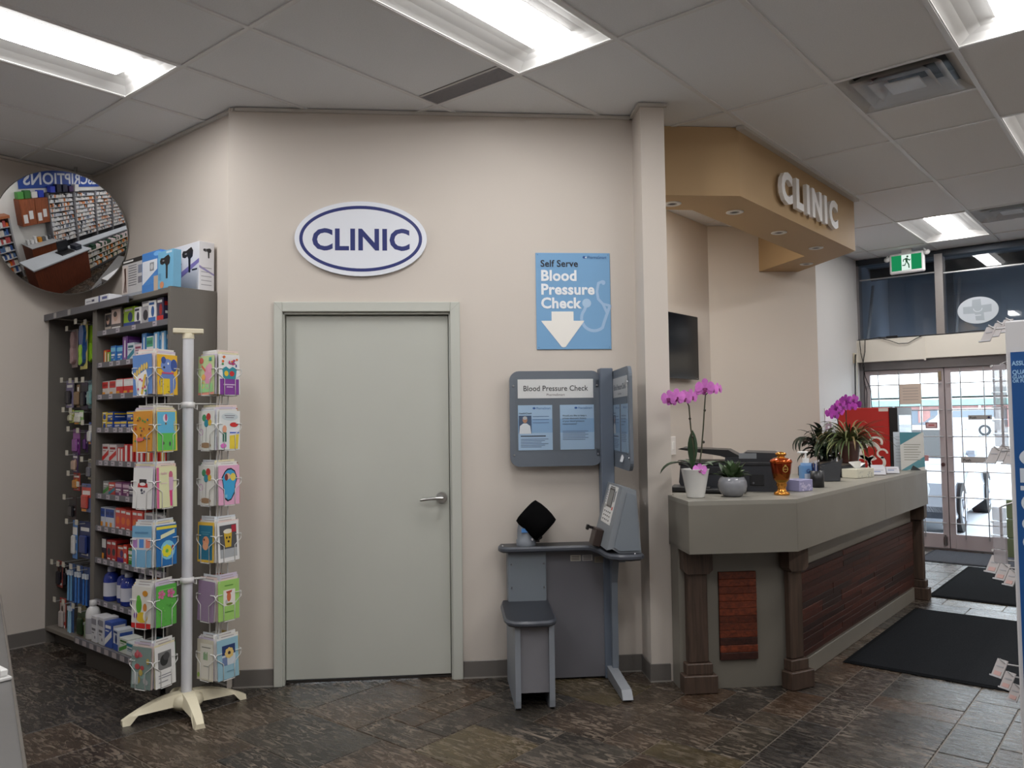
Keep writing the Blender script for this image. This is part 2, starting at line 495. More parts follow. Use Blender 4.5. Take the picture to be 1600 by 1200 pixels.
wall('wall_clinic_diagonal', 'plain beige diagonal wall behind the reception counter', MB2, [(-.04, 1.06, 0, .12, 0, H)])
wall('wall_clinic_right', 'pale wall beside the entrance with hanging cables', I4, [(.2, .36, 5.66, Y1 + .1, 0, H)], c(206, 204, 202))
wall('wall_back', 'white pharmacy wall behind the camera seen only in the mirror', I4, [(X0 - .1, X1 + .1, Y0 - .1, Y0, 0, H)], c(225, 225, 222))
wall('wall_right', 'beige wall of the shop beyond the right of the frame', I4, [(X1, X1 + .1, Y0, Y1, 0, H)])
wall('wall_entrance', 'wall to the right of the glass entrance doors', I4, [(2.12, X1, Y1, Y1 + .12, 0, 2.36), (2.9, X1, Y1, Y1 + .12, 2.36, H)])

# bulkhead over reception
def bulkhead():
    zb = 2.868
    p = [SN(2.476, -.14), Vector((1.16, 2.735, 0)), Vector((1.178, 4.997, 0)), Vector((.434, 5.60 + .0, 0)), Vector((.189, 5.352, 0)), Vector((.78, 4.915, 0)), Vector((.776, 2.84, 0)), SN(2.476, -.474)]
    p[3] = Vector((.464, 5.625, 0))
    mb = MB(); mb.prism([(q.x, q.y) for q in p], zb, H, TAN)
    return struct(mb.build('ceiling_bulkhead', PAINT), 'tan dropped bulkhead above reception carrying white letters', 'bulkhead')
bulkhead()
tm = MB()
tm.prism([(1.16, 2.70), (1.205, 2.72), (1.222, 5.0), (1.178, 4.997)], H - .022, H - .001, TRIMW)
struct(tm.build('trim_1', SATIN), 'thin pale ceiling angle along the top of the tan bulkhead', 'trim')
tm = MB(MSN); tm.box(0, 2.335, -.018, 0, H - .02, H - .002, TRIMW); tm.box(2.317, 2.335, -.2, 0, H - .02, H - .002, TRIMW); tm.box(2.317, 2.49, -.22, -.2, H - .02, H - .002, TRIMW)
struct(tm.build('trim_2', SATIN), 'thin pale ceiling angle along the door wall', 'trim')
tm = MB(); tm.box(X0, -.9, .459, .477, H - .02, H - .002, TRIMW); tm.box(X0, X0 + .018, Y0, .47, H - .02, H - .002, TRIMW)
struct(tm.build('trim_3', SATIN), 'thin pale ceiling angle above the shelving and left wall', 'trim')

# baseboards
def bb(name, label, M, boxes):
    mb = MB(M)
    for b in boxes: mb.box(*b, GREYB, .003)
    for b in boxes: mb.box(b[0] - .001, b[1] + .001, b[2] - .003, b[3], .0, .008, c(150, 146, 140))
    return struct(mb.build(name, SATIN), label, 'baseboard')
bb('baseboard_left', 'dark grey cove base along the left wall', I4, [(X0, X0 + .008, Y0, .477, 0, .1)])
bb('baseboard_rear', 'dark grey cove base behind the shelving', I4, [(X0, -.9, .469, .477, 0, .1)])
bb('baseboard_door_side', 'dark grey cove base either side of the clinic door', MSN, [(-.003, .218, -.008, 0, 0, .1), (1.285, 2.335, -.008, 0, 0, .1)])
bb('baseboard_end', 'dark grey cove base around the narrow wall end', MSN, [(2.327, 2.335, -.2, 0, 0, .1), (2.327, 2.445, -.208, -.2, 0, .1)])

# clinic door (door_1): frame, leaf, lever
def clinic_door():
    mb = MB(MSN)
    F = DOORC
    mb.box(.22, .268, -.022, .0, 0, 2.175, F, .003); mb.box(1.226, 1.283, -.022, .0, 0, 2.175, F, .003)
    mb.box(.268, 1.226, -.022, .0, 2.118, 2.175, F, .003)
    mb.box(.264, .276, 0, .10, 0, 2.118, F); mb.box(1.218, 1.23, 0, .10, 0, 2.118, F); mb.box(.264, 1.23, 0, .10, 2.106, 2.118, F)
    mb.box(.276, .292, .075, .1, 0, 2.106, shade(F, .95)); mb.box(1.202, 1.218, .075, .1, 0, 2.106, shade(F, .95)); mb.box(.276, 1.218, .075, .1, 2.09, 2.106, shade(F, .95))
    for s0, s1 in ((.222, .268), (1.226, 1.281)):
        mb.add([(s0, -.0225, 2.173), (s0 + .0012, -.0225, 2.173), (s1, -.0225, 2.119), (s1 - .0012, -.0225, 2.119)] if s0 < 1 else [(s1, -.0225, 2.173), (s1 - .0012, -.0225, 2.173), (s0, -.0225, 2.119), (s0 + .0012, -.0225, 2.119)], [(0, 1, 2, 3)], c(140, 138, 128))
    fr = struct(mb.build('door_1', SATIN), 'closed pale grey-green clinic door in its frame', 'door')
    m = MB(MSN); m.box(.280, 1.214, .03, .072, .022, 2.1, c(187, 189, 181), .002)
    m.build('door_leaf', SATIN, fr)
    m = MB(MSN); m.box(.28, 1.214, .035, .07, .002, .016, c(40, 36, 32)); m.build('door_sweep', RUBBER, fr)
    h = MB(MSN)
    h.cyl((1.168, .03, 1.035), (1.168, .016, 1.035), .033, .031, 24, c(190, 190, 188))
    h.cyl((1.168, .018, 1.035), (1.168, -.03, 1.035), .012, .012, 14, c(190, 190, 188))
    h.tube([(1.175, -.03, 1.035), (1.15, -.033, 1.036), (1.10, -.033, 1.034), (1.06, -.028, 1.028), (1.048, -.02, 1.026)], [.011, .011, .009, .0085, .008], 12, c(190, 190, 188))
    hd = h.build('door_handle', METAL, fr); hd['label'] = 'brushed steel lever handle'
    m = MB(MSN); m.cyl((1.168, -.031, 1.035), (1.168, -.036, 1.035), .006, .006, 10, c(90, 90, 90)); m.build('keyhole', METAL, hd)
clinic_door()

# ------------------------------------------------------------------ ceiling
cb = MB(); cb.box(X0 - .1, X1 + .1, Y0 - .1, Y1 + .12, 3.62, 3.7, c(120, 120, 120))
cb.box(X0 - .1, X1 + .1, Y0 - .1, Y0 - .05, 3.3, 3.62, c(90, 90, 90)); cb.box(X0 - .1, X1 + .1, Y1 + .07, Y1 + .12, H, 3.62, c(90, 90, 90))
cb.box(X0 - .1, X0 - .05, Y0, Y1, 3.3, 3.62, c(90, 90, 90)); cb.box(X1 + .05, X1 + .1, Y0, Y1, 3.3, 3.62, c(90, 90, 90))
ceiling = struct(cb.build('ceiling', SATIN), 'suspended ceiling of pale lay-in tiles on a metal grid', 'ceiling')
LIGHTS = [(-4, -4), (2, 0), (8, 4), (8, 12), (4, 20), (-4, -12), (2, -8), (8, -4), (8, -12), (2, -14), (14, 0), (14, 8), (14, -8), (14, 16), (20, 4), (20, -8)]
RECESS = [(0, 8)]
DIFF = [(6, 8), (6, 20)]
def ceiling_parts():
    tee = c(226, 226, 226)
    xs = [j * 2 * FT for j in range(-5, 12) if X0 < j * 2 * FT < X1]
    ys = [k * 4 * FT for k in range(-4, 8) if Y0 < k * 4 * FT < Y1]
    a = .012
    for x in xs:
        m = MB(); m.box(x - a, x + a, Y0, Y1, CEIL - .004, CEIL + .003, tee); m.box(x - .002, x + .002, Y0, Y1, CEIL, CEIL + .03, tee); m.build('tee_bar', SATIN, ceiling)
    for y in ys:
        m = MB(); m.box(X0, X1, y - a, y + a, CEIL - .0036, CEIL + .0028, tee); m.box(X0, X1, y - .002, y + .002, CEIL, CEIL + .03, tee); m.build('tee_bar', SATIN, ceiling)
    for (j, k) in DIFF:
        m = MB(); m.box(j * FT, (j + 2) * FT, (k + 2) * FT - a, (k + 2) * FT + a, CEIL - .0036, CEIL + .0028, tee); m.build('tee_bar', SATIN, ceiling)
    src = {}
    T = c(235, 237, 239)
    for j in range(-10, 22, 2):
        for k in range(-16, 28, 4):
            if (j, k) in LIGHTS or (j, k) in RECESS: continue
            x0, x1, y0, y1 = j * FT, (j + 2) * FT, k * FT, (k + 4) * FT
            if (j, k) in DIFF: y0 = (k + 2) * FT
            if (j, k) == (0, 0): y1 = 3.5 * FT
            x0 = max(x0, X0); x1 = min(x1, X1); y0 = max(y0, Y0); y1 = min(y1, Y1)
            if x1 - x0 < .05 or y1 - y0 < .05: continue
            key = (round(x1 - x0, 3), round(y1 - y0, 3))
            dz = R.uniform(-.0006, .0006)
            if key not in src:
                m = MB(); m.box(.003, key[0] - .003, .003, key[1] - .003, .0, .015, T, .002)
                src[key] = m.build('ceiling_tile', CEILM, ceiling, (x0, y0, CEIL + .0036))
            else: inst(src[key], ceiling, (x0, y0, CEIL + .0036 + dz))
ceiling_parts()

# recessed 2x4 lamps
def make_light(name, label, j, k, lens_mat, group=None):
    root = thing(name, label, 'ceiling light', ((j + 1) * FT, (k + 2) * FT, CEIL), 0, group)
    wx, wy = FT - .013, 2 * FT - .013
    Wc = c(238, 238, 236)
    m = MB()
    prof = [(0, 0.0), (.34, .035), (.66, .052), (1.0, .06)]
    ix, iy = .125, wy - .085
    for sg in (-1, 1):
        pts = [(sg * (wx + (ix - wx) * t), h, wy + (iy - wy) * t) for t, h in prof]
        for (xa, ha, ya), (xb, hb, yb) in zip(pts[:-1], pts[1:]):
            m.add([(xa, -ya, ha), (xa, ya, ha), (xb, yb, hb), (xb, -yb, hb)], [(0, 1, 2, 3)], Wc, True)
        ep = [(wx + (ix - wx) * t, sg * (wy + (iy - wy) * t), h) for t, h in prof]
        for (xa, ya, ha), (xb, yb_, hb) in zip(ep[:-1], ep[1:]): m.add([(-xa, ya, ha), (xa, ya, ha), (xb, yb_, hb), (-xb, yb_, hb)], [(0, 1, 2, 3)], Wc, True)
    m.box(-wx, wx, -wy, wy, .105, .11, c(150, 150, 150)); m.add([(-ix, -iy, .0602), (ix, -iy, .0602), (ix, iy, .0602), (-ix, iy, .0602)], [(0, 1, 2, 3)], Wc)
    hs = m.build('reflector', SATIN, root)
    m = MB()
    for sg in (-1, 1):
        m.box(sg * wx - .006, sg * wx + .006, -wy, wy, -.002, .003, Wc); m.box(-wx, wx, sg * wy - .006, sg * wy + .006, -.002, .003, Wc)
    m.build('rim', SATIN, root)
    m = MB()
    ax, ay = .112, iy - .012
    top, bot = .0595, .018
    bx, by = ax - .03, ay - .05
    vs = [(-ax, -ay, top), (ax, -ay, top), (ax, ay, top), (-ax, ay, top), (-bx, -by, bot), (bx, -by, bot), (bx, by, bot), (-bx, by, bot)]
    m.add(vs, [(4, 5, 6, 7), (0, 1, 5, 4), (2, 3, 7, 6)], Wc)
    m.build('lens', lens_mat, root)
    m = MB(); m.add(vs, [(1, 2, 6, 5), (3, 0, 4, 7)], Wc); m.build('lens_side', LSIDEM, root)
    return root
LAB = {(-4, -4): 'lit ceiling troffer at top left above the convex mirror', (2, 0): 'lit ceiling troffer above the oval clinic sign beside the slotted vent',
       (8, 4): 'lit ceiling troffer in the top right corner above the air diffuser', (8, 12): 'lit ceiling troffer cut by the right edge below the corner lamp',
       (4, 20): 'lit ceiling troffer just before the exit sign and transom windows'}
first = None
for (j, k) in LIGHTS:
    seen = (j, k) in LAB
    lab = LAB.get((j, k), 'lit ceiling troffer over the shop behind the camera')
    if first is None: first = make_light('ceiling_light', lab, j, k, LAMPM, 'recessed ceiling lamps')
    else:
        dup(first, ((j + 1) * FT, (k + 2) * FT, CEIL), (0, 0, 0), lab, 'recessed ceiling lamps' if seen else 'ceiling lamps outside the frame')
for (j, k) in RECESS: make_light('ceiling_light', 'lit ceiling troffer inside the reception recess behind the bulkhead', j, k, RLAMPM)

def slot_vent():
    root = thing('return_air_vent', 'narrow grey perforated ceiling vent beside the troffer above the door', 'vent', (0, 3.5 * FT, CEIL), 0)
    m = MB(); m.box(.012, .598, .014, .142, .004, .012, c(70, 70, 76)); m.build('backing', SATIN, root)
    m = MB()
    g = c(150, 150, 155)
    m.box(.012, .598, .0, .014, -.001, .004, c(200, 198, 196)); 
    for i in range(62):
        x = .016 + i * .0094
        m.box(x, x + .004, .014, .142, -.0005, .004, g)
    for i in range(11):
        y = .02 + i * .0118
        m.box(.012, .598, y, y + .003, -.0004, .0039, g)
    o = m.build('grille', SATIN, root); o['kind'] = 'stuff'
slot_vent()

def diffuser(j, k, label):
    root = thing('air_diffuser', label, 'diffuser', ((j + 1) * FT, (k + 1) * FT, CEIL), 0, 'square ceiling air diffusers')
    Wm = c(200, 198, 195)
    m = MB(); m.box(-.29, .29, -.29, .29, .13, .14, c(60, 60, 60)); m.cyl((0, 0, .131), (0, 0, .125), .14, .14, 24, c(20, 20, 20))
    m.build('plenum', SATIN, root)
    for r0, r1, z0, z1 in ((.292, .235, .0, .04), (.225, .165, -.004, .05), (.155, .10, -.008, .05)):
        m = MB()
        for (ra, za), (rb, zb) in (((r0, z0), (r1, z1)), ((r0 - .004, z0 + .006), (r1 - .004, z1 + .006))):
            q = [(-1, -1), (1, -1), (1, 1), (-1, 1)]
            for a in range(4):
                b = (a + 1) % 4
                m.add([(q[a][0] * ra, q[a][1] * ra, za), (q[b][0] * ra, q[b][1] * ra, za), (q[b][0] * rb, q[b][1] * rb, zb), (q[a][0] * rb, q[a][1] * rb, zb)], [(0, 1, 2, 3)], Wm)
        m.build('louvre_ring', SATIN, root)
    m = MB(); m.box(-.088, .088, -.088, .088, -.006, .004, Wm, .003); m.build('centre_plate', SATIN, root)
    rr = random.Random(3)
    n = 16
    hz = [[-.012 - .006 * rr.random() if 0 < a < n and 0 < b < n else -.004 for b in range(n + 1)] for a in range(n + 1)]
    m = MB(); m.grid(lambda u, v: (-.285 + .57 * u, -.285 + .57 * v, hz[int(round(u * n))][int(round(v * n))]), n, n, WHITE, True)
    o = m.build('plastic_wrap', CRINKLE, root); o['label'] = 'crinkled clear plastic film taped over the diffuser'
diffuser(6, 8, 'plastic-wrapped square air diffuser in the ceiling before the bulkhead')
diffuser(6, 20, 'plastic-wrapped square air diffuser beside the lamp near the entrance')

# downlights in the bulkhead
for i, (x, y, lab) in enumerate([(.757, 2.60, 'recessed downlight in bulkhead beside the narrow wall end'), (.969, 3.079, 'recessed downlight in bulkhead, second from the narrow wall end'),
        (.96, 3.879, 'recessed downlight in bulkhead below the letters L and I'), (.976, 4.632, 'recessed downlight in bulkhead below the last letter C'), (.668, 5.272, 'recessed downlight in the return of the bulkhead near the diagonal wall')]):
    if i == 0:
        can = thing('downlight', lab, 'downlight', (x, y, 2.868), 0, 'unlit downlights in the bulkhead')
        m = MB(); m.lathe([(.058, -.0005), (.058, -.005), (.05, -.008), (.036, -.007), (.03, -.001)], 28, c(215, 212, 205)); m.build('trim_ring', SATIN, can)
        m = MB(); m.lathe([(.034, -.002), (.02, -.0045), (.012, -.0045)], 20, [c(120, 116, 110), c(20, 20, 20)]); m.cyl((0, 0, -.002), (0, 0, -.005), .013, .013, 16, c(14, 14, 14)); m.build('lamp', SATIN, can)
    else: dup(can, (x, y, 2.868), (0, 0, 0), lab)

# CLINIC letters on the bulkhead
def letters():
    root = thing('clinic_letters', 'white raised CLINIC letters along the tan bulkhead above reception', 'sign', (1.176, 3.265, 2.957), PI / 2)
    x = 0.0
    for ch, adv in zip('CLINIC', (.265, .205, .115, .262, .115, .26)):
        m = MB(); s = .276
        m.ft(ch, x + .02, 0.0, -.028, s, c(240, 240, 240), 'LEFT', .05, .014)
        o = m.build('letter', SATIN, root)
        x += adv
letters()

# ------------------------------------------------------------------ entrance: transoms, header box, double doors
ALU = c(150, 148, 150)
def entrance():
    P = Y1
    m = MB(); m.box(.36, .385, P - .06, P + .06, 2.36, 3.26, ALU); m.box(.36, 2.9, P - .06, P + .06, 3.235, 3.302, c(70, 74, 80)); m.box(.36, 2.9, P - .06, P + .06, 2.335, 2.372, ALU); m.box(2.86, 2.9, P - .06, P + .06, 2.36, 3.25, ALU)
    m.box(1.193, 1.275, P - .07, P + .06, 2.36, 3.26, c(176, 172, 170)); m.box(.385, 1.193, P - .02, P + .01, 3.062, 3.075, c(190, 190, 190)); m.box(1.275, 2.86, P - .02, P + .01, 3.042, 3.055, c(190, 190, 190))
    w1 = struct(m.build('window_1', BRUSH), 'dark transom windows in aluminium frame above the entrance', 'window')
    for a, b in ((.385, 1.193), (1.275, 2.86)):
        m = MB(); m.add([(a, P, 2.37), (b, P, 2.37), (b, P, 3.24), (a, P, 3.24)], [(0, 1, 2, 3)], WHITE); m.build('pane', TGLASS, w1)
    # soffit space behind the transoms; underside slot added to let daylight brighten it
    m = MB(); dk = c(150, 162, 178)
    m.box(.25, 3.0, P + 1.7, P + 1.75, 2.28, 3.5, dk); m.box(.2, .25, P + .12, P + 1.75, 2.3, 3.5, dk); m.box(3.0, 3.05, P + .12, P + 1.75, 2.3, 3.5, dk)
    m.box(.2, 3.05, P + .12, P + 1.35, 2.28, 2.33, dk); m.box(.2, 3.05, P + .12, P + 1.75, 3.34, 3.39, c(110, 118, 128))
    m.box(.98, 1.06, P + 1.6, P + 1.7, 2.33, 3.34, c(110, 118, 128)); m.box(.2, 3.05, P + .9, P + .96, 3.2, 3.34, c(50, 55, 62))
    m.tube([(.42, P + .1, 2.36), (.32, P + .75, 3.1)], .018, 8, c(150, 155, 165)); m.tube([(1.36, P + .1, 2.36), (1.28, P + .8, 3.1)], .016, 8, c(150, 155, 165))
    struct(m.build('wall_canopy', SATIN), 'dark inside of the outdoor canopy seen through the transoms', 'wall')
    # round sticker sign hung in the right transom
    rt = thing('window_emblem', 'white oval cross emblem on a clear square panel in the transom window', 'sign', (1.595, P - .03, 2.6), 0)
    m = MB(); m.fr(-.22, .22, -.21, .2, 0, WHITE); m.build('clear_panel', ACRYL, rt)
    m = MB(); m.prism([(.195 * math.cos(t), .145 * math.sin(t)) for t in [2 * PI * i / 40 for i in range(40)]], -.008, -.003, c(198, 206, 214), 'y')
    g = c(168, 178, 186)
    m.fp([(-.05, .115), (.03, .12), (.035, .05), (.13, .055), (.13, -.025), (.055, -.03), (.06, -.115), (-.02, -.11), (-.03, -.035), (-.14, -.03), (-.14, .045), (-.055, .045)], -.0085, g)
    m.fring(0, .02, .045, .04, .008, -.009, c(205, 212, 218), 20, PI, 2 * PI); m.fr(-.03, .03, -.06, -.05, -.009, c(205, 212, 218))
    m.build('emblem', SATIN, rt)
    # cream header box with cables
    m = MB(); Cc = c(232, 227, 215); m.box(.36, 2.9, P - .055, P + .055, 2.1, 2.337, c(150, 148, 146))
    m.box(.272, 1.078, P - .13, P - .06, 2.096, 2.352, Cc, .003); m.box(1.082, 2.9, P - .125, P - .06, 2.106, 2.352, Cc, .003); m.box(1.07, 1.09, P - .135, P - .12, 2.085, 2.352, Cc)
    struct(m.build('trim_4', SATIN), 'cream boxed header between transom windows and entrance doors', 'trim')
    m = MB(); m.box(.36, 2.12, P - .05, P + .05, 2.0, 2.1, c(120, 118, 120)); m.box(.40, 2.08, P + .024, P + .05, 1.975, 2.0, c(120, 118, 120)); m.box(1.222, 1.258, P + .024, P + .04, .012, 2.0, c(110, 106, 108)); m.box(.36, .40, P - .05, P + .05, 0, 2.0, c(140, 136, 138)); m.box(2.08, 2.12, P - .05, P + .05, 0, 2.0, ALU); m.box(.4, 2.08, P - .05, P + .06, -.004, .012, c(120, 118, 118))
    fr = struct(m.build('door_2', BRUSH), 'aluminium double entrance doors glazed behind a steel rod grid', 'door')
    for nm, a, b, zt, lab in (('door_leaf', .402, 1.236, 1.995, 'left leaf with paper notices'), ('door_leaf', 1.244, 2.078, 1.995, 'right leaf with push labels')):
        g = c(178, 168, 170)
        m = MB(); m.box(a, a + .06, P - .022, P + .022, .015, zt, g, .003); m.box(b - .06, b, P - .022, P + .022, .015, zt, g, .003)
        m.box(a + .06, b - .06, P - .022, P + .022, .015, .17, g); m.box(a + .06, b - .06, P - .022, P + .022, 1.945, zt, g)
        lf = m.build(nm, SATIN, fr); lf['label'] = lab
        m = MB(); m.add([(a + .055, P + .005, .165), (b - .055, P + .005, .165), (b - .055, P + .005, 1.95), (a + .055, P + .005, 1.95)], [(0, 1, 2, 3)], WHITE); m.build('pane', GLASS, lf)
        m = MB()
        for z in (1.825, 1.531, 1.238, 1.015, .856, .576, .291): m.tube([(a + .02, P - .04, z), (b - .02, P - .04, z)], .006, 8, c(196, 196, 198))
        for i in range(3):
            x = a + .16 + i * .222
            m.tube([(x, P - .052, .13), (x, P - .052, 1.985)], .006, 8, c(170, 170, 172))
        m.build('rod_grid', BRUSH, lf)
    m = MB(); m.cyl((1.2, P - .022, .93), (1.2, P - .035, .93), .022, .02, 16, c(120, 118, 118)); m.build('lock_cylinder', METAL, fr)
    m = MB(); m.box(1.185, 1.215, P - .036, P - .022, 1.86, 1.96, c(150, 140, 120)); m.build('latch_bolt', METAL, fr)
    m = MB(); m.tube([(1.20, P - .03, .04), (1.20, P - .03, .16)], .008, 8, c(150, 148, 145)); m.box(1.18, 1.22, P - .03, P - .022, .05, .14, c(150, 148, 145)); m.build('floor_bolt', METAL, fr)
    # notices on the glass
    def flat(name, label, cat, x0, x1, z0, z1, col, y=P - .06, deco=None, m_=PAPER):
        q = MB(); q.box(0, x1 - x0, 0, .003, 0, z1 - z0, col)
        if deco: deco(q, x1 - x0, z1 - z0)
        return tag(q.build(name, m_, None, (x0, y, z0)), label, cat)
    def lines(q, w_, h_):
        for i in range(5): q.fr(.14 * w_, .86 * w_, h_ * (.78 - .14 * i), h_ * (.8 - .14 * i), -.0006, c(150, 140, 135))
    flat('door_notice', 'cream paper notice taped high on the left glass door', 'notice', .79, 1.015, 1.6, 1.83, c(214, 196, 182), deco=lines)
    flat('door_notice', 'small red bordered sticker on the left door beside the meeting stile', 'sticker', 1.045, 1.165, 1.33, 1.395, c(120, 60, 62), deco=lambda q, a, b: (q.fr(.01, a - .01, .01, b - .01, -.0006, c(214, 176, 176)), q.fr(.03, a - .03, .028, .04, -.001, c(170, 60, 66))))
    flat('door_notice', 'plain pinkish push plate on the left glass door', 'sticker', .93, 1.065, .965, 1.03, c(196, 140, 142))
    flat('door_notice', 'black and green card inside the left door beside the red cooler', 'sticker', .80, .885, 1.33, 1.39, c(60, 60, 60), deco=lambda q, a, b: q.fr(a * .6, a, 0, b, -.0006, c(70, 130, 70)))
    def push(q, a, b):
        q.ft('Push', .012, b * .25, -.0006, b * .72, c(20, 20, 22), 'LEFT', .02); q.fe(a - .028, b * .5, .012, .012, -.0006, c(30, 30, 80))
    flat('push_label', 'grey Push label with blue dot high on the right door', 'label', 1.468, 1.69, 1.42, 1.468, c(160, 158, 158), deco=push)
    flat('push_label', 'grey Push plate lower down on the right door', 'label', 1.384, 1.62, .955, 1.02, c(172, 168, 166), deco=lambda q, a, b: q.ft('Push', .02, b * .25, -.0006, b * .6, c(20, 20, 22), 'LEFT', .02))
entrance()

def exit_sign():
    root = thing('exit_sign', 'green running-man exit sign with two lamp heads before transoms', 'exit sign', (.985, 7.50, 3.04), -.06)
    m = MB(); m.box(-.18, .18, -.025, .025, 0, .225, c(226, 226, 226), .012); m.box(-.05, .05, -.02, .02, .225, .265, c(226, 226, 226)); m.build('housing', SATIN, root)
    m = MB(); m.fr(-.155, .155, .03, .2, -.0256, WHITE); m.build('green_face', EXITM, root)
    m = MB(); m.fr(-.05, .05, .03, .2, -.026, WHITE); m.build('white_panel', EXITW, root)
    m = MB(); g = c(20, 90, 55); y = -.0265
    m.fe(.012, .178, .011, .011, y, g, 14)
    m.fp([(-.012, .162), (.012, .164), (.014, .118), (-.006, .112)], y, g)
    m.fp([(.008, .16), (.034, .142), (.046, .15), (.044, .14), (.033, .128), (.01, .145)], y, g)
    m.fp([(-.01, .16), (-.034, .15), (-.036, .125), (-.027, .125), (-.026, .143), (-.008, .148)], y, g)
    m.fp([(.014, .12), (.003, .113), (.018, .085), (.02, .05), (.032, .05), (.03, .09)], y, g)
    m.fp([(.004, .122), (-.008, .112), (-.02, .09), (-.044, .09), (-.044, .08), (-.014, .078)], y, g)
    m.build('running_man', SATIN, root)
    for sx in (-1, 1):
        m = MB(); m.lathe([(.001, -.03), (.02, -.026), (.032, -.012), (.034, .0), (.028, .014), (.012, .024)], 18, c(215, 215, 215)); m.M = Matrix.Identity(4)
        m.cyl((0, 0, .02), (sx * -.02, 0, .05), .008, .008, 8, c(200, 200, 200))
        o = m.build('lamp_head', GLOSS, root, (sx * .205, -.01, .19 + .015 * sx)); o.rotation_euler = (.9, 0, 0)
exit_sign()

# cables along the header box
def cable(name, label, pts, r=.005, col=BLACK, cat='cable'):
    m = MB(); m.tube(pts, r, 6, col)
    return tag(m.build(name, RUBBER), label, cat)
yb = Y1 - .14
cable('power_cable', 'black cable lying along the top of the cream header box', [(.27, yb + .04, 2.352), (.45, yb + .03, 2.358), (.6, yb + .03, 2.375), (.8, yb + .03, 2.365), (1.0, yb + .03, 2.36), (1.3, yb + .04, 2.362), (1.55, yb + .04, 2.37), (1.8, yb + .04, 2.37)])
cable('power_cable', 'black cable loop sagging across the left of the header box', [(.6, yb, 2.37), (.72, yb - .008, 2.33), (.82, yb - .008, 2.285), (.92, yb - .008, 2.285), (1.0, yb - .008, 2.33), (1.07, yb - .004, 2.36)], .004)
cable('power_cable', 'left black cable hanging down over the door frame', [(.40, yb - .008, 2.35), (.41, yb - .008, 2.2), (.44, yb - .008, 2.05), (.43, yb, 1.9), (.46, yb, 1.75), (.452, yb, 1.55)], .005)
cable('power_cable', 'right black cable hanging down over the door frame', [(.46, yb - .008, 2.352), (.455, yb - .008, 2.22), (.425, yb - .008, 2.06), (.45, yb, 1.92), (.50, yb, 1.78), (.508, yb, 1.56)], .005)
def outlet():
    rt = thing('wall_outlet', 'cream outlet box with black adapter by the door corner', 'outlet', (.361, 7.6, 2.14), PI / 2)
    m = MB(); m.box(-.04, .04, -.02, 0, -.06, .06, c(222, 214, 190), .004); m.build('box', PLAS, rt)
    m = MB(); m.tube([(-.01, -.022, .03), (-.05, -.035, .04), (-.07, -.03, -.1), (-.06, -.02, -.5), (-.065, -.015, -.8)], .007, 6, BLACK); m.build('cord', RUBBER, rt)
    m = MB(); m.tube([(.0, -.022, -.03), (.01, -.03, -.1), (.0, -.02, -.5), (.01, -.015, -.8)], .005, 6, c(210, 205, 190)); m.build('white_cord', RUBBER, rt)
outlet()
def adapter():
    m = MB(); m.box(-.06, .06, -.02, .02, 0, .03, BLACK, .004)
    tag(m.build('power_adapter', PLAS, None, (.74, Y1 - .1, 2.353)), 'small black power brick on the cream header box', 'adapter')
adapter()

# mats
def floor_mat(label, x0, x1, y0, y1, col):
    m = MB(); m.box(x0, x1, y0, y1, .001, .007, shade(col, .6), .003); m.box(x0 + .03, x1 - .03, y0 + .03, y1 - .03, .006, .011, col, .003)
    tag(m.build('floor_mat', CARPET), label, 'mat', 'entrance mats')
floor_mat('long black mat nearest the camera beside the wooden counter panel', 1.615, 2.9, 2.99, 4.70, c(34, 36, 39))
floor_mat('middle black mat between the long mat and the grey door mat', 1.59, 2.9, 5.22, 6.83, c(34, 36, 39))
floor_mat('salt-stained grey mat just inside the glass doors', 1.10, 2.6, 6.91, 7.72, c(84, 86, 92))
# ================================================================== CLINIC WALL SIGNS
NAVY = c(24, 38, 108)
def ell(rx, rz, n=64): return [(rx * math.cos(2 * PI * i / n), rz * math.sin(2 * PI * i / n)) for i in range(n)]
def oval_sign():
    p = SN(.716, .0, 2.543)
    m = MB(); m.prism(ell(.379, .219), -.022, -.006, c(226, 230, 238), 'y')
    m.cyl((-.2, -.006, 0), (-.2, 0, 0), .02, .02, 10, c(120, 120, 120)); m.cyl((.2, -.006, 0), (.2, 0, 0), .02, .02, 10, c(120, 120, 120))
    m.fring(0, 0, .352, .193, .019, -.0224, NAVY, 80)
    m.ft('CLINIC', 0.0, -.064, -.0226, .172, NAVY, 'CENTER', .030, 0, 1.0)
    o = m.build('oval_clinic_sign', SATIN, None, p); o.rotation_euler = (0, 0, PI / 4)
    tag(o, 'white oval CLINIC sign with navy lettering above the closed door', 'sign')
oval_sign()

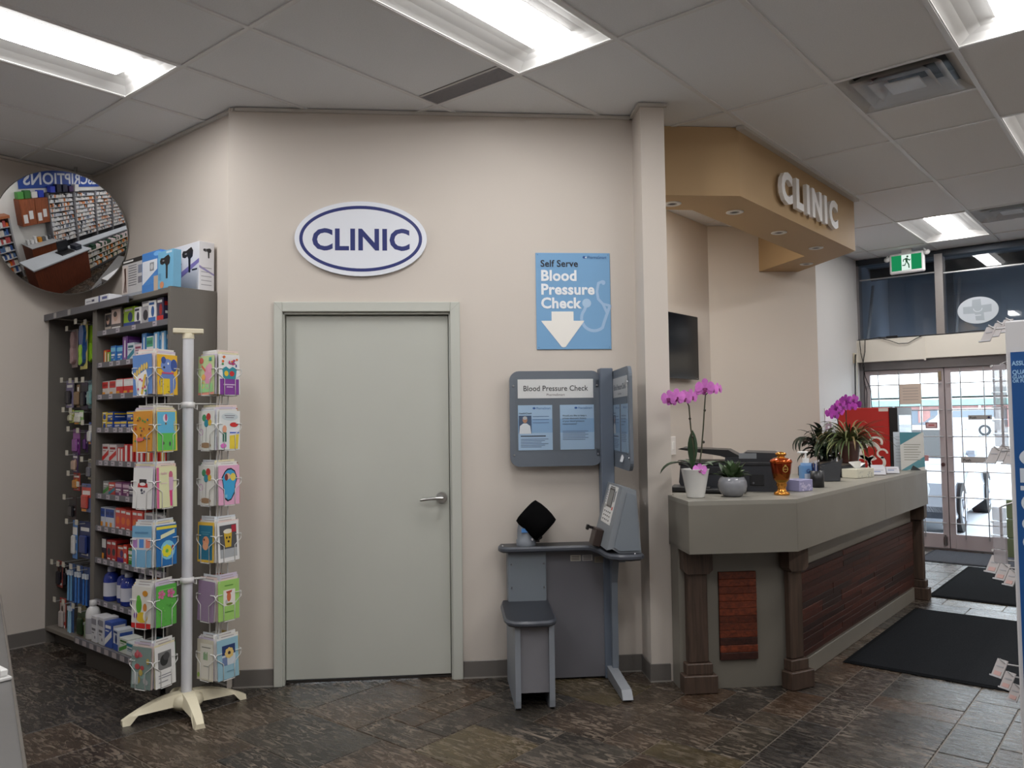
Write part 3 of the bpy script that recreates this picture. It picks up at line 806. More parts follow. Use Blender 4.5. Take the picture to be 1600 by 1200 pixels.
def poster():
    p = SN(1.735, 0, 1.894)
    W_, H_ = .447, .576
    B = c(116, 164, 206); m = MB(); y = -.0085
    m.box(0, W_, -.008, -.003, 0, H_, B, .002)
    L = c(160, 192, 224)
    # stethoscope
    st = [y]
    def stroke(pts, wd):
        for (a, b), (d, e) in zip(pts[:-1], pts[1:]):
            dx, dz = d - a, e - b; l = math.hypot(dx, dz) or 1; nx, nz = -dz / l * wd / 2, dx / l * wd / 2
            st[0] -= .00002; m.fp([(a + nx, b + nz), (d + nx, e + nz), (d - nx, e - nz), (a - nx, b - nz)], st[0], L)
        for a, b in pts: st[0] -= .00002; m.fe(a, b, wd / 2, wd / 2, st[0], L, 12)
    arc = [(.345 + .075 * math.cos(t), .185 + .075 * math.sin(t)) for t in [2.25 + (3.0) * i / 12 + .2 for i in range(13)]]
    stroke([(.30, .262)] + arc + [(.405, .16), (.425, .215), (.442, .258)], .018)
    stroke([(.425, .215), (.40, .27), (.372, .30), (.365, .345), (.375, .395), (.40, .405)], .016)
    stroke([(.442, .26), (.40, .27)], .015); m.fe(.405, .398, .012, .014, st[0] - .00002, L); m.fe(.302, .275, .027, .027, y - .0012, c(170, 200, 228), 20)
    Wt = c(236, 240, 244)
    m.ft('Self Serve', .028, .493, y - .0016, .056, c(28, 34, 48), 'LEFT', .018)
    for i, t in enumerate(('Blood', 'Pressure', 'Check')): m.ft(t, .028, .41 - .082 * i, y - .0016, .088, Wt, 'LEFT', .032)
    m.fp([(.09, .225), (.09, .17), (.028, .17), (.034, .16), (.148, .015), (.16, .012), (.172, .015), (.282, .163), (.286, .17), (.222, .17), (.222, .225)], y - .0016, c(240, 238, 232))
    m.ft('PharmaSmart', .31, .541, y - .0016, .026, c(58, 96, 150), 'LEFT', .003, 0, .82); m.fe(.292, .55, .010, .008, y - .0016, c(40, 84, 150)); m.fr(.296, .306, .545, .553, y - .0018, c(214, 226, 240))
    for a, b in ((.012, .012), (W_ - .012, .012), (.012, H_ - .012), (W_ - .012, H_ - .012)): m.fe(a, b, .003, .003, y - .0018, c(84, 120, 160), 8)
    o = m.build('blood_pressure_poster', SATIN, None, p); o.rotation_euler = (0, 0, PI / 4)
    tag(o, 'blue Self Serve Blood Pressure Check poster with white down arrow', 'poster')
poster()

# ================================================================== BLOOD PRESSURE STATION
KG = c(112, 120, 132); KG2 = c(128, 134, 142); KD = c(62, 66, 74)
def rrect(x0, x1, z0, z1, r, n=6):
    pts = []
    for cx, cz, a in ((x1 - r, z0 + r, -PI / 2), (x1 - r, z1 - r, 0), (x0 + r, z1 - r, PI / 2), (x0 + r, z0 + r, PI)):
        for i in range(n + 1):
            t = a + PI / 2 * i / n
            pts.append((cx + r * math.cos(t), cz + r * math.sin(t)))
    return pts
def slab(m, poly, z0, z1, col, rim, ch=.008):
    """a worktop with a chamfered rim; poly counter-clockwise"""
    n = len(poly)
    cx = sum(p[0] for p in poly) / n; cy = sum(p[1] for p in poly) / n
    def inset(d):
        out = []
        for i in range(n):
            a, b, e = Vector(poly[i - 1]), Vector(poly[i]), Vector(poly[(i + 1) % n])
            d1 = (b - a).normalized(); d2 = (e - b).normalized()
            nn = Vector((-d1.y - d2.y, d1.x + d2.x)); 
            nn = nn.normalized() if nn.length > 1e-6 else Vector((-d1.y, d1.x))
            out.append(tuple(b + nn * d))
        return out
    inn = inset(ch)
    lv = [(inn, z0), (poly, z0 + ch), (poly, z1 - ch), (inn, z1)]
    vs = [(x, y, z) for P_, z in lv for x, y in P_]
    m.add(vs, [tuple(range(n - 1, -1, -1))], rim); m.add(vs, [tuple(range(3 * n, 4 * n))], col)
    for k in range(3):
        m.add(vs, [(k * n + i, k * n + (i + 1) % n, (k + 1) * n + (i + 1) % n, (k + 1) * n + i) for i in range(n)], rim, True)
def station():
    root = thing('blood_pressure_station', 'grey self serve blood pressure station with bench and arm cuff', 'health kiosk', W0, PI / 4)
    def part(m, name, mt=POWDER, par=None): return m.build(name, mt, par or root)
    # local: x = s, y = -n
    m = MB(); poly = [(1.505, -.09), (1.488, -.2), (1.483, -.5), (1.495, -.565), (1.53, -.598), (1.62, -.608), (1.71, -.598), (1.745, -.565), (1.757, -.5), (1.765, -.2), (1.768, -.09)]
    slab(m, poly, .428, .458, c(42, 45, 52), c(66, 70, 78), .01); part(m, 'bench_seat', PLAS)
    m = MB()
    for x in (1.533, 1.708):
        m.prism([(-.05, .0), (-.53, .0), (-.56, .015), (-.565, .05), (-.565, .43), (-.05, .43)], x, x + .028, c(130, 136, 144), 'x')
        part(m, 'pedestal_side', POWDER); m = MB()
    m.box(1.561, 1.708, -.545, -.06, .085, .43, c(122, 122, 128)); part(m, 'pedestal_core')
    m = MB(); m.box(1.538, 1.755, -.135, -.02, .02, .735, c(116, 124, 132), .003)
    col = part(m, 'cuff_column')
    for x in (1.557, 1.742):
        for z in (.665, .535):
            m = MB(); m.cyl((x, -.135, z), (x, -.139, z), .0055, .0045, 10, c(150, 152, 158)); part(m, 'screw', METAL, col)
    m = MB(); m.box(1.755, 2.10, -.10, -.085, .012, .735, c(104, 104, 110)); bp = part(m, 'back_panel')
    for x, t, lab in ((1.90, c(196, 192, 180), None), (1.968, c(190, 190, 190), None), (2.04, c(150, 144, 128), None)):
        dz = 0 if x < 2.03 else -.012
        m = MB(); m.box(x, x + .06, -.1015, -.1, .668 + dz, .702 + dz, t)
        for i in range(3): m.fr(x + .006, x + .052, .674 + dz + .009 * i, .678 + dz + .009 * i, -.1017, c(96, 92, 90))
        part(m, 'printed_label', PAPER, bp)
    # L-shaped worktop
    pts = [(1.50, -.03), (1.49, -.06), (1.483, -.12), (1.5, -.165), (1.54, -.185), (1.96, -.185), (1.995, -.2), (2.02, -.28), (2.03, -.44), (2.045, -.50), (2.09, -.535), (2.15, -.545), (2.205, -.53), (2.232, -.49), (2.238, -.4), (2.238, -.03)]
    m = MB(); slab(m, pts, .735, .768, c(42, 44, 50), c(68, 72, 80), .01); part(m, 'worktop', PLAS)
    m = MB(); m.box(2.09, 2.165, -.11, -.02, 0.0, 1.775, c(96, 106, 120), .004); part(m, 'upright_post')
    m = MB(); m.prism([(-.11, .05), (-.15, .05), (-.155, .55), (-.20, .68), (-.36, .70), (-.36, .735), (-.11, .735)], 2.125, 2.16, c(112, 120, 130), 'x'); part(m, 'side_leg')
    m = MB(); m.prism([(-.05, .005), (-.495, .005), (-.505, .012), (-.47, .055), (-.05, .075)], 2.1, 2.155, c(140, 144, 150), 'x'); part(m, 'foot')
    m = MB(); m.cyl((1.51, -.12, .768), (1.51, -.12, .771), .006, .005, 10, c(190, 190, 195)); m.cyl((2.18, -.5, .768), (2.18, -.5, .771), .006, .005, 10, c(190, 190, 195)); part(m, 'cover_stud', METAL)
    # sign boards
    def board(M, mirror=False):
        nm = 'sign_board'
        m = MB(M); m.prism(rrect(0, .537, 0, .553, .055), -.03, -.012, c(100, 108, 118), 'y')
        b = part(m, nm, SATIN)
        m = MB(M); m.box(.047, .49, -.0315, -.03, .395, .505, c(226, 226, 226)); m.ft('Blood Pressure Check', .268, .437, -.032, .0445, c(30, 32, 36), 'CENTER', .008, 0, .93); m.ft('PharmaSmart', .268, .408, -.032, .02, c(120, 110, 112), 'CENTER', .0)
        part(m, 'header_card', PAPER, b)
        for k, x in enumerate((.047, .292)):
            m = MB(M); w_ = .2; z0, z1 = .095, .355
            m.box(x, x + w_, -.0315, -.03, z0, z1, c(168, 196, 224)); m.fr(x, x + w_, z1 - .16, z1 - .08, -.0317, c(140, 176, 214))
            m.ft('PharmaSmart', x + .107, z1 - .024, -.0321, .017, c(50, 96, 160), 'LEFT', .002, 0, .9); m.fe(x + .094, z1 - .018, .009, .006, -.0321, c(44, 90, 160), 12)
            dk = c(40, 44, 60)
            if k == 0:
                m.ft('HealthCheck', x + .005, z1 - .052, -.0321, .014, dk, 'LEFT', .012)
                m.fr(x + .004, x + .078, z1 - .165, z1 - .06, -.0321, c(70, 90, 120)); m.fp([(x + .006, z1 - .165), (x + .076, z1 - .165), (x + .07, z1 - .12), (x + .05, z1 - .105), (x + .03, z1 - .105), (x + .01, z1 - .12)], -.0323, c(226, 230, 236)); m.fe(x + .04, z1 - .085, .014, .018, -.0325, c(186, 138, 112)); m.fe(x + .04, z1 - .074, .013, .01, -.0326, c(190, 190, 190))
                for i in range(3): m.fr(x + .085, x + .18, z1 - .068 - .018 * i, z1 - .064 - .018 * i, -.0321, c(96, 120, 160))
                m.fr(x + .014, x + .16, z1 - .182, z1 - .176, -.0321, dk)
                for i in range(6): m.fr(x + .014, x + .175 - .02 * (i % 3), z1 - .198 - .009 * i, z1 - .195 - .009 * i, -.0321, c(80, 96, 130))
            else:
                for i, t in enumerate(('Would you like to keep a', 'private electronic history', 'of your blood pressure', 'measurements?')): m.ft(t, x + .014, z1 - .067 - .016 * i, -.0321, .0135, dk, 'LEFT', .01)
                for i in range(6): m.fr(x + .014, x + .165 - .018 * (i % 2), z1 - .155 - .0095 * i, z1 - .152 - .0095 * i, -.0321, c(96, 110, 140))
            part(m, 'info_sheet', PAPER, b)
        m = MB(M); m.fr(.03, .507, .085, .51, -.0345, WHITE); part(m, 'clear_cover', ACRYL, b)
        for x, z in ((.022, .468), (.512, .468), (.022, .068), (.512, .068)):
            m = MB(M); m.cyl((x, -.031, z), (x, -.036, z), .006, .005, 10, c(190, 192, 198)); part(m, 'screw', METAL, b)
        return b
    b1 = board(Matrix.Translation((1.565, -.04, 1.21))); b1['label'] = 'front sign board facing the aisle'
    b2 = board(Matrix.Translation((2.2, -.055, 1.205)) @ Matrix.Rotation(-PI / 2 - .05, 4, 'Z')); b2['label'] = 'second sign board at right angles facing the bench'
    m = MB()
    for z in (1.69, 1.29): m.box(2.07, 2.1, -.07, -.045, z - .025, z + .02, c(92, 100, 112))
    part(m, 'bracket')
    # console
    prof = [(2.035, .785), (2.125, 1.118), (2.2, 1.098), (2.222, .768), (2.10, .768), (2.065, .79)]
    m = MB(); m.prism([(a, b) for a, b in prof], -.47, -.10, c(126, 132, 138), 'y'); cs = part(m, 'console')
    m = MB(); m.prism([(2.075, .80), (2.15, 1.085), (2.192, 1.075), (2.212, .78), (2.10, .78)], -.478, -.47, c(118, 126, 134), 'y'); part(m, 'side_cover', POWDER, cs)
    # face frame: u along n, v up the slope
    o = Vector((2.035, 0, .785)); up = Vector((.09, 0, .333)).normalized(); nrm = Vector((-up.z, 0, up.x))
    F = Matrix((Vector((0, -1, 0)), -nrm, up)).transposed().to_4x4(); F.translation = o
    m = MB(F); y = -.002
    m.box(.17, .40, -.002, .001, .125, .335, c(226, 226, 224)); m.box(.225, .345, -.004, 0, .215, .32, c(60, 62, 64)); m.fr(.235, .335, .225, .31, -.0045, c(122, 124, 122))
    for i in range(4):
        for j in range(3): m.fr(.2 + .045 * i, .225 + .045 * i, .14 + .022 * j, .148 + .022 * j, -.0025, c(90, 94, 100))
    m.fr(.36, .385, .205, .222, -.003, c(200, 50, 44)); m.fr(.185, .2, .205, .225, -.003, c(40, 60, 50)); m.fr(.36, .38, .25, .31, -.003, c(60, 70, 90)); m.fr(.23, .34, .323, .329, -.003, c(90, 94, 100))
    for j in range(6): m.fr(.18, .2, .235 + .013 * j, .241 + .013 * j, -.003, c(120, 140, 170))
    part(m, 'control_panel', GLOSS, cs)
    m = MB(F); m.box(.2, .31, -.045, 0, -.01, .085, c(58, 46, 42), .004); m.box(.215, .225, -.075, -.045, .07, .085, c(24, 22, 22)); m.box(.21, .24, -.085, -.07, .06, .09, c(22, 20, 20), .003); part(m, 'card_reader', PLAS, cs)
    # cuff
    m = MB(); m.lathe([(.056, .0), (.056, .03), (.050, .034), (.05, .085), (.044, .115), (.02, .128)], 28, c(112, 118, 126), (1.645, -.105, .768)); m.box(1.615, 1.678, -.1575, -.15, .845, .868, c(84, 140, 206)); m.cyl((1.675, -.152, .806), (1.675, -.163, .806), .007, .006, 10, c(190, 190, 194)); st = part(m, 'cuff_stand')
    d = Vector((.70, -.22, -.68)).normalized(); ctr = Vector((1.703, -.115, .908))
    a = d.orthogonal().normalized(); b = d.cross(a)
    prof = [(-.084, .066), (-.08, .081), (-.04, .089), (0, .091), (.04, .089), (.08, .081), (.084, .066), (.07, .062), (-.07, .062)]
    n = 32; vs = [tuple(ctr + d * t + (a * math.cos(2 * PI * k / n) + b * math.sin(2 * PI * k / n)) * r) for t, r in prof for k in range(n)]
    m = MB(); L_ = len(prof)
    m.add(vs, [(i * n + k, i * n + (k + 1) % n, ((i + 1) % L_) * n + (k + 1) % n, ((i + 1) % L_) * n + k) for i in range(L_) for k in range(n)], c(12, 12, 13), True)
    cf = part(m, 'arm_cuff', CLOTH)
    m = MB(); m.tube([tuple(ctr + d * .05 + Vector((-.02, -.05, -.055))), (1.70, -.12, .84), (1.71, -.11, .795)], .014, 8, c(26, 26, 28)); m.box(1.69, 1.72, -.125, -.095, .785, .80, c(24, 24, 26)); part(m, 'cuff_hinge', PLAS)
station()
def receipt():
    m = MB(Matrix.Translation(SN(2.168, .35, 1.245)) @ Matrix.Rotation(PI / 4 - PI / 2 - .05, 4, 'Z'))
    m.grid(lambda u, v: (-.045 + .09 * u + .012 * (1 - v), .0 - .02 * (1 - v) ** 2 - .004 * math.sin(3 * u), .115 * v), 4, 6, c(222, 224, 228))
    for i in range(3): m.fr(-.03, .03 - .01 * i, .055 + .018 * i, .060 + .018 * i, -.012, c(120, 122, 128))
    tag(m.build('receipt', PAPER), 'curled white paper slip stuck on the right hand sign board', 'paper slip')
receipt()

# ================================================================== RECEPTION COUNTER
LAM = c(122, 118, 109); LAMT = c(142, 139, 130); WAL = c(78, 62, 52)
def counter():
    root = thing('reception_counter', 'grey laminate reception counter with dark wood pilasters and red boards', 'counter', (0, 0, 0))
    def part(m, name, mt=LAMI, par=None): return m.build(name, mt, par or root)
    zt, zb = 1.043, .768
    A = SN(2.45, .205); B = SN(2.45, .575); P3 = Vector((1.655, 2.219, 0)); P4 = Vector((1.655, 5.05, 0))
    Cc = SN(2.49, .205); D = SN(2.49, -.15)
    top = [(B.x, B.y), (P3.x, P3.y), (P4.x, P4.y), (.95, 5.05), (.95, 2.95), (D.x, D.y), (Cc.x, Cc.y), (A.x, A.y)]
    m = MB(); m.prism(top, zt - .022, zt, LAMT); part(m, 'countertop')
    def fascia(p, q, z0, z1, t=.022):
        d = (q - p).normalized(); nn = Vector((-d.y, d.x, 0))
        pts = [p, q, q + nn * t, p + nn * t]
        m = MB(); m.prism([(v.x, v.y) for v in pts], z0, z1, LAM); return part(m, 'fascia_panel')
    g = .0012
    fascia(A, B, zb, zt - .0222); dq = (P3 - B).normalized(); fascia(B + dq * g, P3 - dq * g, zb, zt - .0222)
    S = Vector((1.655, 3.86, 0)); fascia(P3 + Vector((0, g, 0)), S - Vector((0, g, 0)), zb, zt - .0222); fascia(S + Vector((0, g, 0)), P4, zb, zt - .0222)
    m = MB(); m.prism([(p[0] * .985 + .01, p[1]) if i in (1, 2) else p for i, p in enumerate(top)], zb + .004, zb + .016, shade(LAM, .9)); part(m, 'underside')
    # base
    b0 = SN(2.455, .215); b1 = SN(2.455, .352); nx = 1.532
    # intersection of the n=.352 line with x = nx
    s_ = (nx - W0.x) / Q - .352; b2 = SN(s_, .352); b3 = Vector((nx, 5.0, 0)); b4 = Vector((nx - .3, 5.0, 0)); b5 = Vector((nx - .3, b2.y + .1, 0)); b6 = SN(2.50, .1)
    m = MB(); m.prism([(v.x, v.y) for v in (b0, b1, b2, b3, b4, b5, b6)], .0, zb + .003, LAM); part(m, 'base')
    m = MB(); m.box(nx, nx + .012, b2.y + .1, 5.0, 0, .10, shade(LAM, 1.0), .002); part(m, 'base_skirting')
    # pilasters
    def pilaster(M, w, d):
        m = MB(M); m.box(-w / 2, w / 2, -d, .0, 0.001, .096, WAL, .004); pl = part(m, 'pilaster', WODV())
        m = MB(M); e = .02; m.box(-w / 2 + e, w / 2 - e, -d + e, 0, .096, .155, WAL, .004); part(m, 'plinth_cap', WODV(), pl)
        m = MB(M); e = .036; m.box(-w / 2 + e, w / 2 - e, -d + e, 0, .155, .635, WAL, .006); part(m, 'shaft', WODV(), pl)
        m = MB(M); e = .012; m.prism([(-w / 2 + e + .02, .635), (w / 2 - e - .02, .635), (w / 2 - e, .655), (w / 2 - e, .766), (-w / 2 + e, .766), (-w / 2 + e, .655)], -d + e, 0, WAL, 'y'); part(m, 'capital', WODV(), pl)
        return pl
    WODV = lambda: WOODV
    pilaster(Matrix.Translation(SN(2.545, .345)) @ Matrix.Rotation(PI / 4, 4, 'Z'), .185, .09)
    pilaster(Matrix.Translation(b2) @ Matrix.Rotation(math.radians(67.5), 4, 'Z'), .17, .08)
    pilaster(Matrix.Translation((1.535, 5.14, 0)), .2, .10)
    # red boards on the short face
    def boards(M, w, z0, z1, n, name, lab):
        m = MB(M); m.box(0, w, -.006, 0, z0, z1, c(38, 18, 12)); pb = part(m, name, LAMI); pb['label'] = lab
        h = (z1 - z0) / n
        for i in range(n):
            u = R.random()
            colr = shade(c(124, 56, 31), R.uniform(.5, 1.05)) if R.random() < .75 else c(62, 30, 22)
            m = MB(M); m.box(.001, w - .001, -.016 - R.uniform(0, .0035), -.006, z0 + i * h + .0008, z0 + (i + 1) * h - .0008, colr, .0015)
            part(m, 'board', WOODH, pb)
    boards(Matrix.Translation(SN(2.676, .352)) @ Matrix.Rotation(PI / 4, 4, 'Z'), .213, .155, .632, 12, 'wood_panel', 'small panel of red-brown boards')
    pb = None
    M = Matrix.Translation((nx, 2.525, 0)) @ Matrix.Rotation(PI / 2, 4, 'Z')
    m = MB(M); m.box(0, 2.46, -.006, 0, .118, .625, c(30, 15, 11)); pb = part(m, 'wood_panel'); pb['label'] = 'long panel of dark red-brown boards'
    n = 15; h = (.625 - .118) / n
    for i in range(n):
        x = 0.0
        while x < 2.455:
            L_ = R.choice((.35, .55, .75, .95)); x1 = min(2.46, x + L_)
            if 2.46 - x1 < .12: x1 = 2.46
            colr = shade(c(80, 38, 27), R.uniform(.4, 1.1)) if R.random() < .8 else c(44, 24, 20)
            m = MB(M); m.box(x + .0006, x1 - .0006, -.014 - R.uniform(0, .004), -.006, .118 + i * h + .0008, .118 + (i + 1) * h - .0008, colr, .0012); part(m, 'board', WOODH, pb)
            x = x1
counter()

ZT = 1.0445
# ------------------------------------------------------------------ plants
def blade(m, base, az, L_, w, rise, droop, col, n=7, cup=.25, tw=0.0):
    """one leaf: starts at base, leaves at azimuth az, rises then droops"""
    d = Vector((math.cos(az), math.sin(az), 0)); sd = Vector((-d.y, d.x, 0))
    vs = []; p = Vector(base); ang = rise
    for i in range(n + 1):
        t = i / n
        ww = w * (math.sin(PI * min(1, (t * .93 + .07))) ** .7) * .5
        dirv = d * math.cos(ang) + Vector((0, 0, 1)) * math.sin(ang)
        up = -d * math.sin(ang) + Vector((0, 0, 1)) * math.cos(ang)
        s2 = sd * math.cos(tw * t) + up * math.sin(tw * t)
        vs += [tuple(p + s2 * ww + up * ww * cup), tuple(p), tuple(p - s2 * ww + up * ww * cup)]
        p = p + dirv * (L_ / n); ang -= droop / n
    fs = []
    for i in range(n):
        a = 3 * i
        fs += [(a, a + 3, a + 4, a + 1), (a + 1, a + 4, a + 5, a + 2)]
    m.add(vs, fs, col, True)
    vs2 = [(x, y, z - .0012) for x, y, z in vs]
    m.add(vs2, [f[::-1] for f in fs], shade(col, .8), True)
def flower(m, ctr, face, size, col, lip):
    """an orchid bloom: three sepals, two broad petals and a lip"""
    f = Vector(face).normalized(); u = f.cross(Vector((0, 0, 1))).normalized(); v = u.cross(f)
    ctr = Vector(ctr)
    def pet(a, L_, w_, col_, lift=.1):
        dirv = u * math.cos(a) + v * math.sin(a); sd = f.cross(dirv)
        vs = [tuple(ctr)]
        prof = [(.15, .3), (.45, .85), (.7, 1.0), (.92, .55), (1.0, .0)]
        for t, ww in prof[:-1]:
            vs.append(tuple(ctr + dirv * (t * L_) + sd * (ww * w_ / 2) + f * lift * L_ * t * (1 - .8 * t)))
            vs.append(tuple(ctr + dirv * (t * L_) - sd * (ww * w_ / 2) + f * lift * L_ * t * (1 - .8 * t)))
        vs.append(tuple(ctr + dirv * L_))
        fs = [(0, 1, 2)] + [(1 + 2 * i, 3 + 2 * i, 4 + 2 * i, 2 + 2 * i) for i in range(3)] + [(7, 9, 8)]
        m.add(vs, fs, col_, True)
    for a in (PI / 2, PI / 2 + 2.2, PI / 2 - 2.2): pet(a, size * .5, size * .34, shade(col, .9), .05)
    for a in (.18, PI - .18): pet(a, size * .52, size * .56, col, .22)
    ctr = ctr + f * size * .06
    pet(-PI / 2, size * .28, size * .2, lip, .6); pet(-PI / 2 + .8, size * .16, size * .12, lip, .8); pet(-PI / 2 - .8, size * .16, size * .12, lip, .8)

def orchid_front():
    x, y = 1.172, 2.02
    root = thing('potted_orchid', 'tall pink orchid in a white pot at the corner of reception', 'plant', (x, y, ZT))
    m = MB(); m.lathe([(.0, .002), (.046, .0), (.048, .004), (.076, .152), (.078, .155), (.073, .155), (.069, .14), (.0, .138)], 32, c(228, 228, 226)); m.build('pot', CERAM, root)
    m = MB(); m.lathe([(.069, .136), (.03, .143), (.0, .143)], 20, c(58, 46, 38)); m.build('potting_bark', SOIL, root)
    rv = Vector((.60, .80, 0)); tc = (CAM - Vector((x, y, 0))); tc.z = 0; tc.normalize()
    azr = math.atan2(rv.y, rv.x)
    for az, L_, w_, rise, dr, base in ((azr + PI, .22, .05, .75, 1.9, (-.02, 0, .15)), (azr + PI - .2, .23, .062, 1.5, -.25, (-.02, 0, .14)), (azr + .1, .19, .06, .55, .9, (.02, .01, .15)), (azr - 1.0, .13, .055, .8, 1.3, (.0, -.01, .15)), (azr + 2.2, .13, .05, .9, 1.2, (0, .01, .15))):
        m = MB(); blade(m, base, az, L_, w_, rise, dr, c(52, 74, 50), 9, .3, 1.5 if rise > 1.4 else .0); m.build('leaf', LEAF, root)
    def at(h, z, t=0.0): return Vector((rv.x * h + tc.x * t, rv.y * h + tc.y * t, z))
    for pts, nodes in (([at(-.005, .14), at(-.004, .25), at(-.02, .38), at(-.028, .50), at(-.045, .535), at(-.075, .55), at(-.12, .545)], (at(-.012, .33), at(-.024, .43))),
                       ([at(.02, .14), at(.04, .25), at(.055, .38), at(.065, .49), at(.072, .56), at(.10, .585), at(.135, .575)], (at(.055, .30), at(.066, .475)))):
        m = MB(); m.tube(pts, [.0042] * 4 + [.0034] * 3, 8, c(62, 64, 44))
        for q in nodes: m.lathe([(0, -.008), (.007, -.003), (.0075, .004), (0, .01)], 8, c(48, 44, 34), tuple(q))
        m.build('flower_stem', LEAF, root)
    pk = c(208, 116, 200); lip = c(120, 24, 96)
    for h, z, t, sz, fh in ((-.145, .545, .02, .09, -.5), (-.10, .55, .035, .095, -.1), (-.055, .545, .03, .088, .3), (-.012, .553, .02, .085, .7), (-.13, .525, .02, .06, -.2), (.07, .60, .035, .105, 0), (.115, .592, .02, .078, .5), (.15, .596, .0, .07, .9), (.045, .585, .0, .07, -.6)):
        m = MB(); fc = tc + rv * fh + Vector((0, 0, R.uniform(-.1, .25))); flower(m, at(h, z, t), fc, sz, shade(pk, R.uniform(.85, 1.12)), lip); m.build('flower', PETAL, root)
    m = MB(); flower(m, at(.028, .155, .075), tc + Vector((0, 0, .3)), .075, pk, lip); m.build('flower', PETAL, root)
orchid_front()

def succulent():
    x, y = 1.315, 2.178
    root = thing('succulent_bowl', 'green leafy succulent in a round grey bowl beside the white pot', 'plant', (x, y, ZT))
    m = MB(); m.lathe([(.0, .003), (.04, .0), (.052, .004), (.072, .03), (.08, .058), (.076, .085), (.064, .106), (.06, .108), (.056, .104), (.06, .09), (.0, .088)], 36, c(128, 130, 136)); m.build('bowl', CERAM, root)
    m = MB(); m.lathe([(.06, .093), (.03, .1), (0, .1)], 16, c(52, 42, 34)); m.build('soil', SOIL, root)
    m = MB(); r = random.Random(4)
    for i in range(70):
        az = r.uniform(0, 2 * PI); rr = r.uniform(.0, .045)
        blade(m, (rr * math.cos(az), rr * math.sin(az), .098), az + r.uniform(-.6, .6), r.uniform(.05, .11), r.uniform(.028, .042), r.uniform(.4, 1.5), r.uniform(.0, .8), shade(c(74, 98, 62), r.uniform(.6, 1.25)), 4, .25)
    o = m.build('foliage', LEAF, root); o['kind'] = 'stuff'
succulent()

def printer():
    root = thing('printer', 'black multifunction printer with open tray behind the grey bowl', 'printer', (1.10, 2.62, ZT), .38)
    K = c(42, 44, 48)
    m = MB(); m.prism([(-.27, .0), (.27, .0), (.29, .05), (.28, .15), (-.28, .15), (-.29, .05)], -.18, .2, c(44, 46, 52), 'y'); m.build('body', PLAS, root)
    m = MB(); m.box(-.29, .29, -.185, .2, .15, .17, c(34, 35, 38), .004); m.build('scanner_bed', PLAS, root)
    m = MB(); m.prism([(-.02, .17), (.27, .17), (.285, .19), (.275, .222), (.10, .228), (.06, .20), (-.02, .195)], -.15, .17, K, 'y'); m.box(.06, .16, -.152, -.14, .19, .222, c(120, 124, 128)); m.build('document_feeder', PLAS, root)
    m = MB(); m.prism([(-.30, .245), (-.28, .252), (.0, .24), (.07, .2), (.0, .19), (-.05, .205)], -.13, .15, c(26, 27, 29), 'y'); m.build('document_tray', PLAS, root)
    m = MB(); m.box(-.20, .10, -.36, -.18, .004, .022, c(32, 33, 36), .003); m.box(-.33, -.1, -.30, -.1, .004, .03, c(32, 33, 36), .003); m.build('output_tray', PLAS, root)
    m = MB(); m.box(.12, .2, -.186, -.178, .035, .10, c(26, 27, 30), .003); m.cyl((.14, -.186, .05), (.14, -.192, .05), .006, .006, 10, c(90, 92, 96)); m.box(-.26, .08, -.186, -.178, .10, .14, c(30, 31, 34), .002); m.build('front_flap', PLAS, root)
printer()

def urn():
    root = thing('samovar', 'small amber glass and brass samovar on the counter corner', 'ornament', (1.505, 2.40, ZT))
    g = c(206, 140, 62)
    m = MB(); m.lathe([(0, 0), (.042, 0), (.044, .006), (.04, .014), (.026, .022), (.022, .04), (.03, .055), (.026, .064), (.03, .07)], 28, g); m.build('foot', GOLD, root)
    m = MB(); m.lathe([(.03, .07), (.042, .084), (.05, .12), (.056, .165), (.057, .176)], 32, [c(140, 104, 30), c(140, 76, 26), c(140, 54, 24), c(146, 50, 24)]); m.build('body', GOLD, root)
    m = MB(); m.lathe([(.058, .176), (.062, .184), (.058, .194), (.04, .204), (.022, .208), (.02, .214), (.03, .222), (.03, .232), (.012, .238), (0, .24)], 28, [c(186, 84, 34), c(190, 88, 36), c(184, 76, 34), g, g, g, g, g, g]); m.build('lid', GOLD, root)
    tc = CAM - Vector((1.505, 2.40, 0)); a = math.atan2(tc.y, tc.x) + .4
    m = MB(Matrix.Rotation(a + PI / 2, 4, 'Z')); m.fring(0, .145, .016, .018, .004, -.0575, c(230, 196, 110), 20); m.fr(-.014, .014, .143, .147, -.058, c(230, 196, 110)); m.fe(0, .165, .006, .005, -.058, c(230, 196, 110)); m.build('badge', GOLD, root)
urn()
def tissue(name, label, x, y, rz, w, d, h, c1, c2, tissue_out):
    root = thing('tissue_box', label, 'tissue box', (x, y, ZT), rz)
    m = MB(); m.box(-w / 2, w / 2, -d / 2, d / 2, 0, h, c1, .002)
    r = random.Random(name)
    for i in range(14):
        a = r.uniform(-w / 2 + .01, w / 2 - .02); b = r.uniform(.005, h - .02)
        m.fe(a, b, r.uniform(.004, .011), r.uniform(.003, .008), -d / 2 - .0005, c2, 8)
    Mx = m.M; m.M = Matrix.Rotation(PI / 2, 4, 'Z')
    for i in range(8): m.fe(r.uniform(-d / 2 + .01, d / 2 - .02), r.uniform(.005, h - .02), r.uniform(.004, .012), r.uniform(.004, .01), -w / 2 - .0005, c2, 8)
    m.M = Mx
    m.prism([(.035 * math.cos(t), .02 * math.sin(t)) for t in [2 * PI * i / 18 for i in range(18)]], h, h + .0008, shade(c1, .6)); m.build('carton', PRINT, root)
    if tissue_out:
        m = MB(); rr = random.Random(2)
        m.grid(lambda u, v: ((u - .5) * (.06 + .09 * v) , (.012 + .02 * v) * math.sin(u * 9 + v), h + .055 * v * (1 - .55 * abs(u - .35))), 12, 5, c(240, 240, 240)); m.build('tissue', PAPER, root)
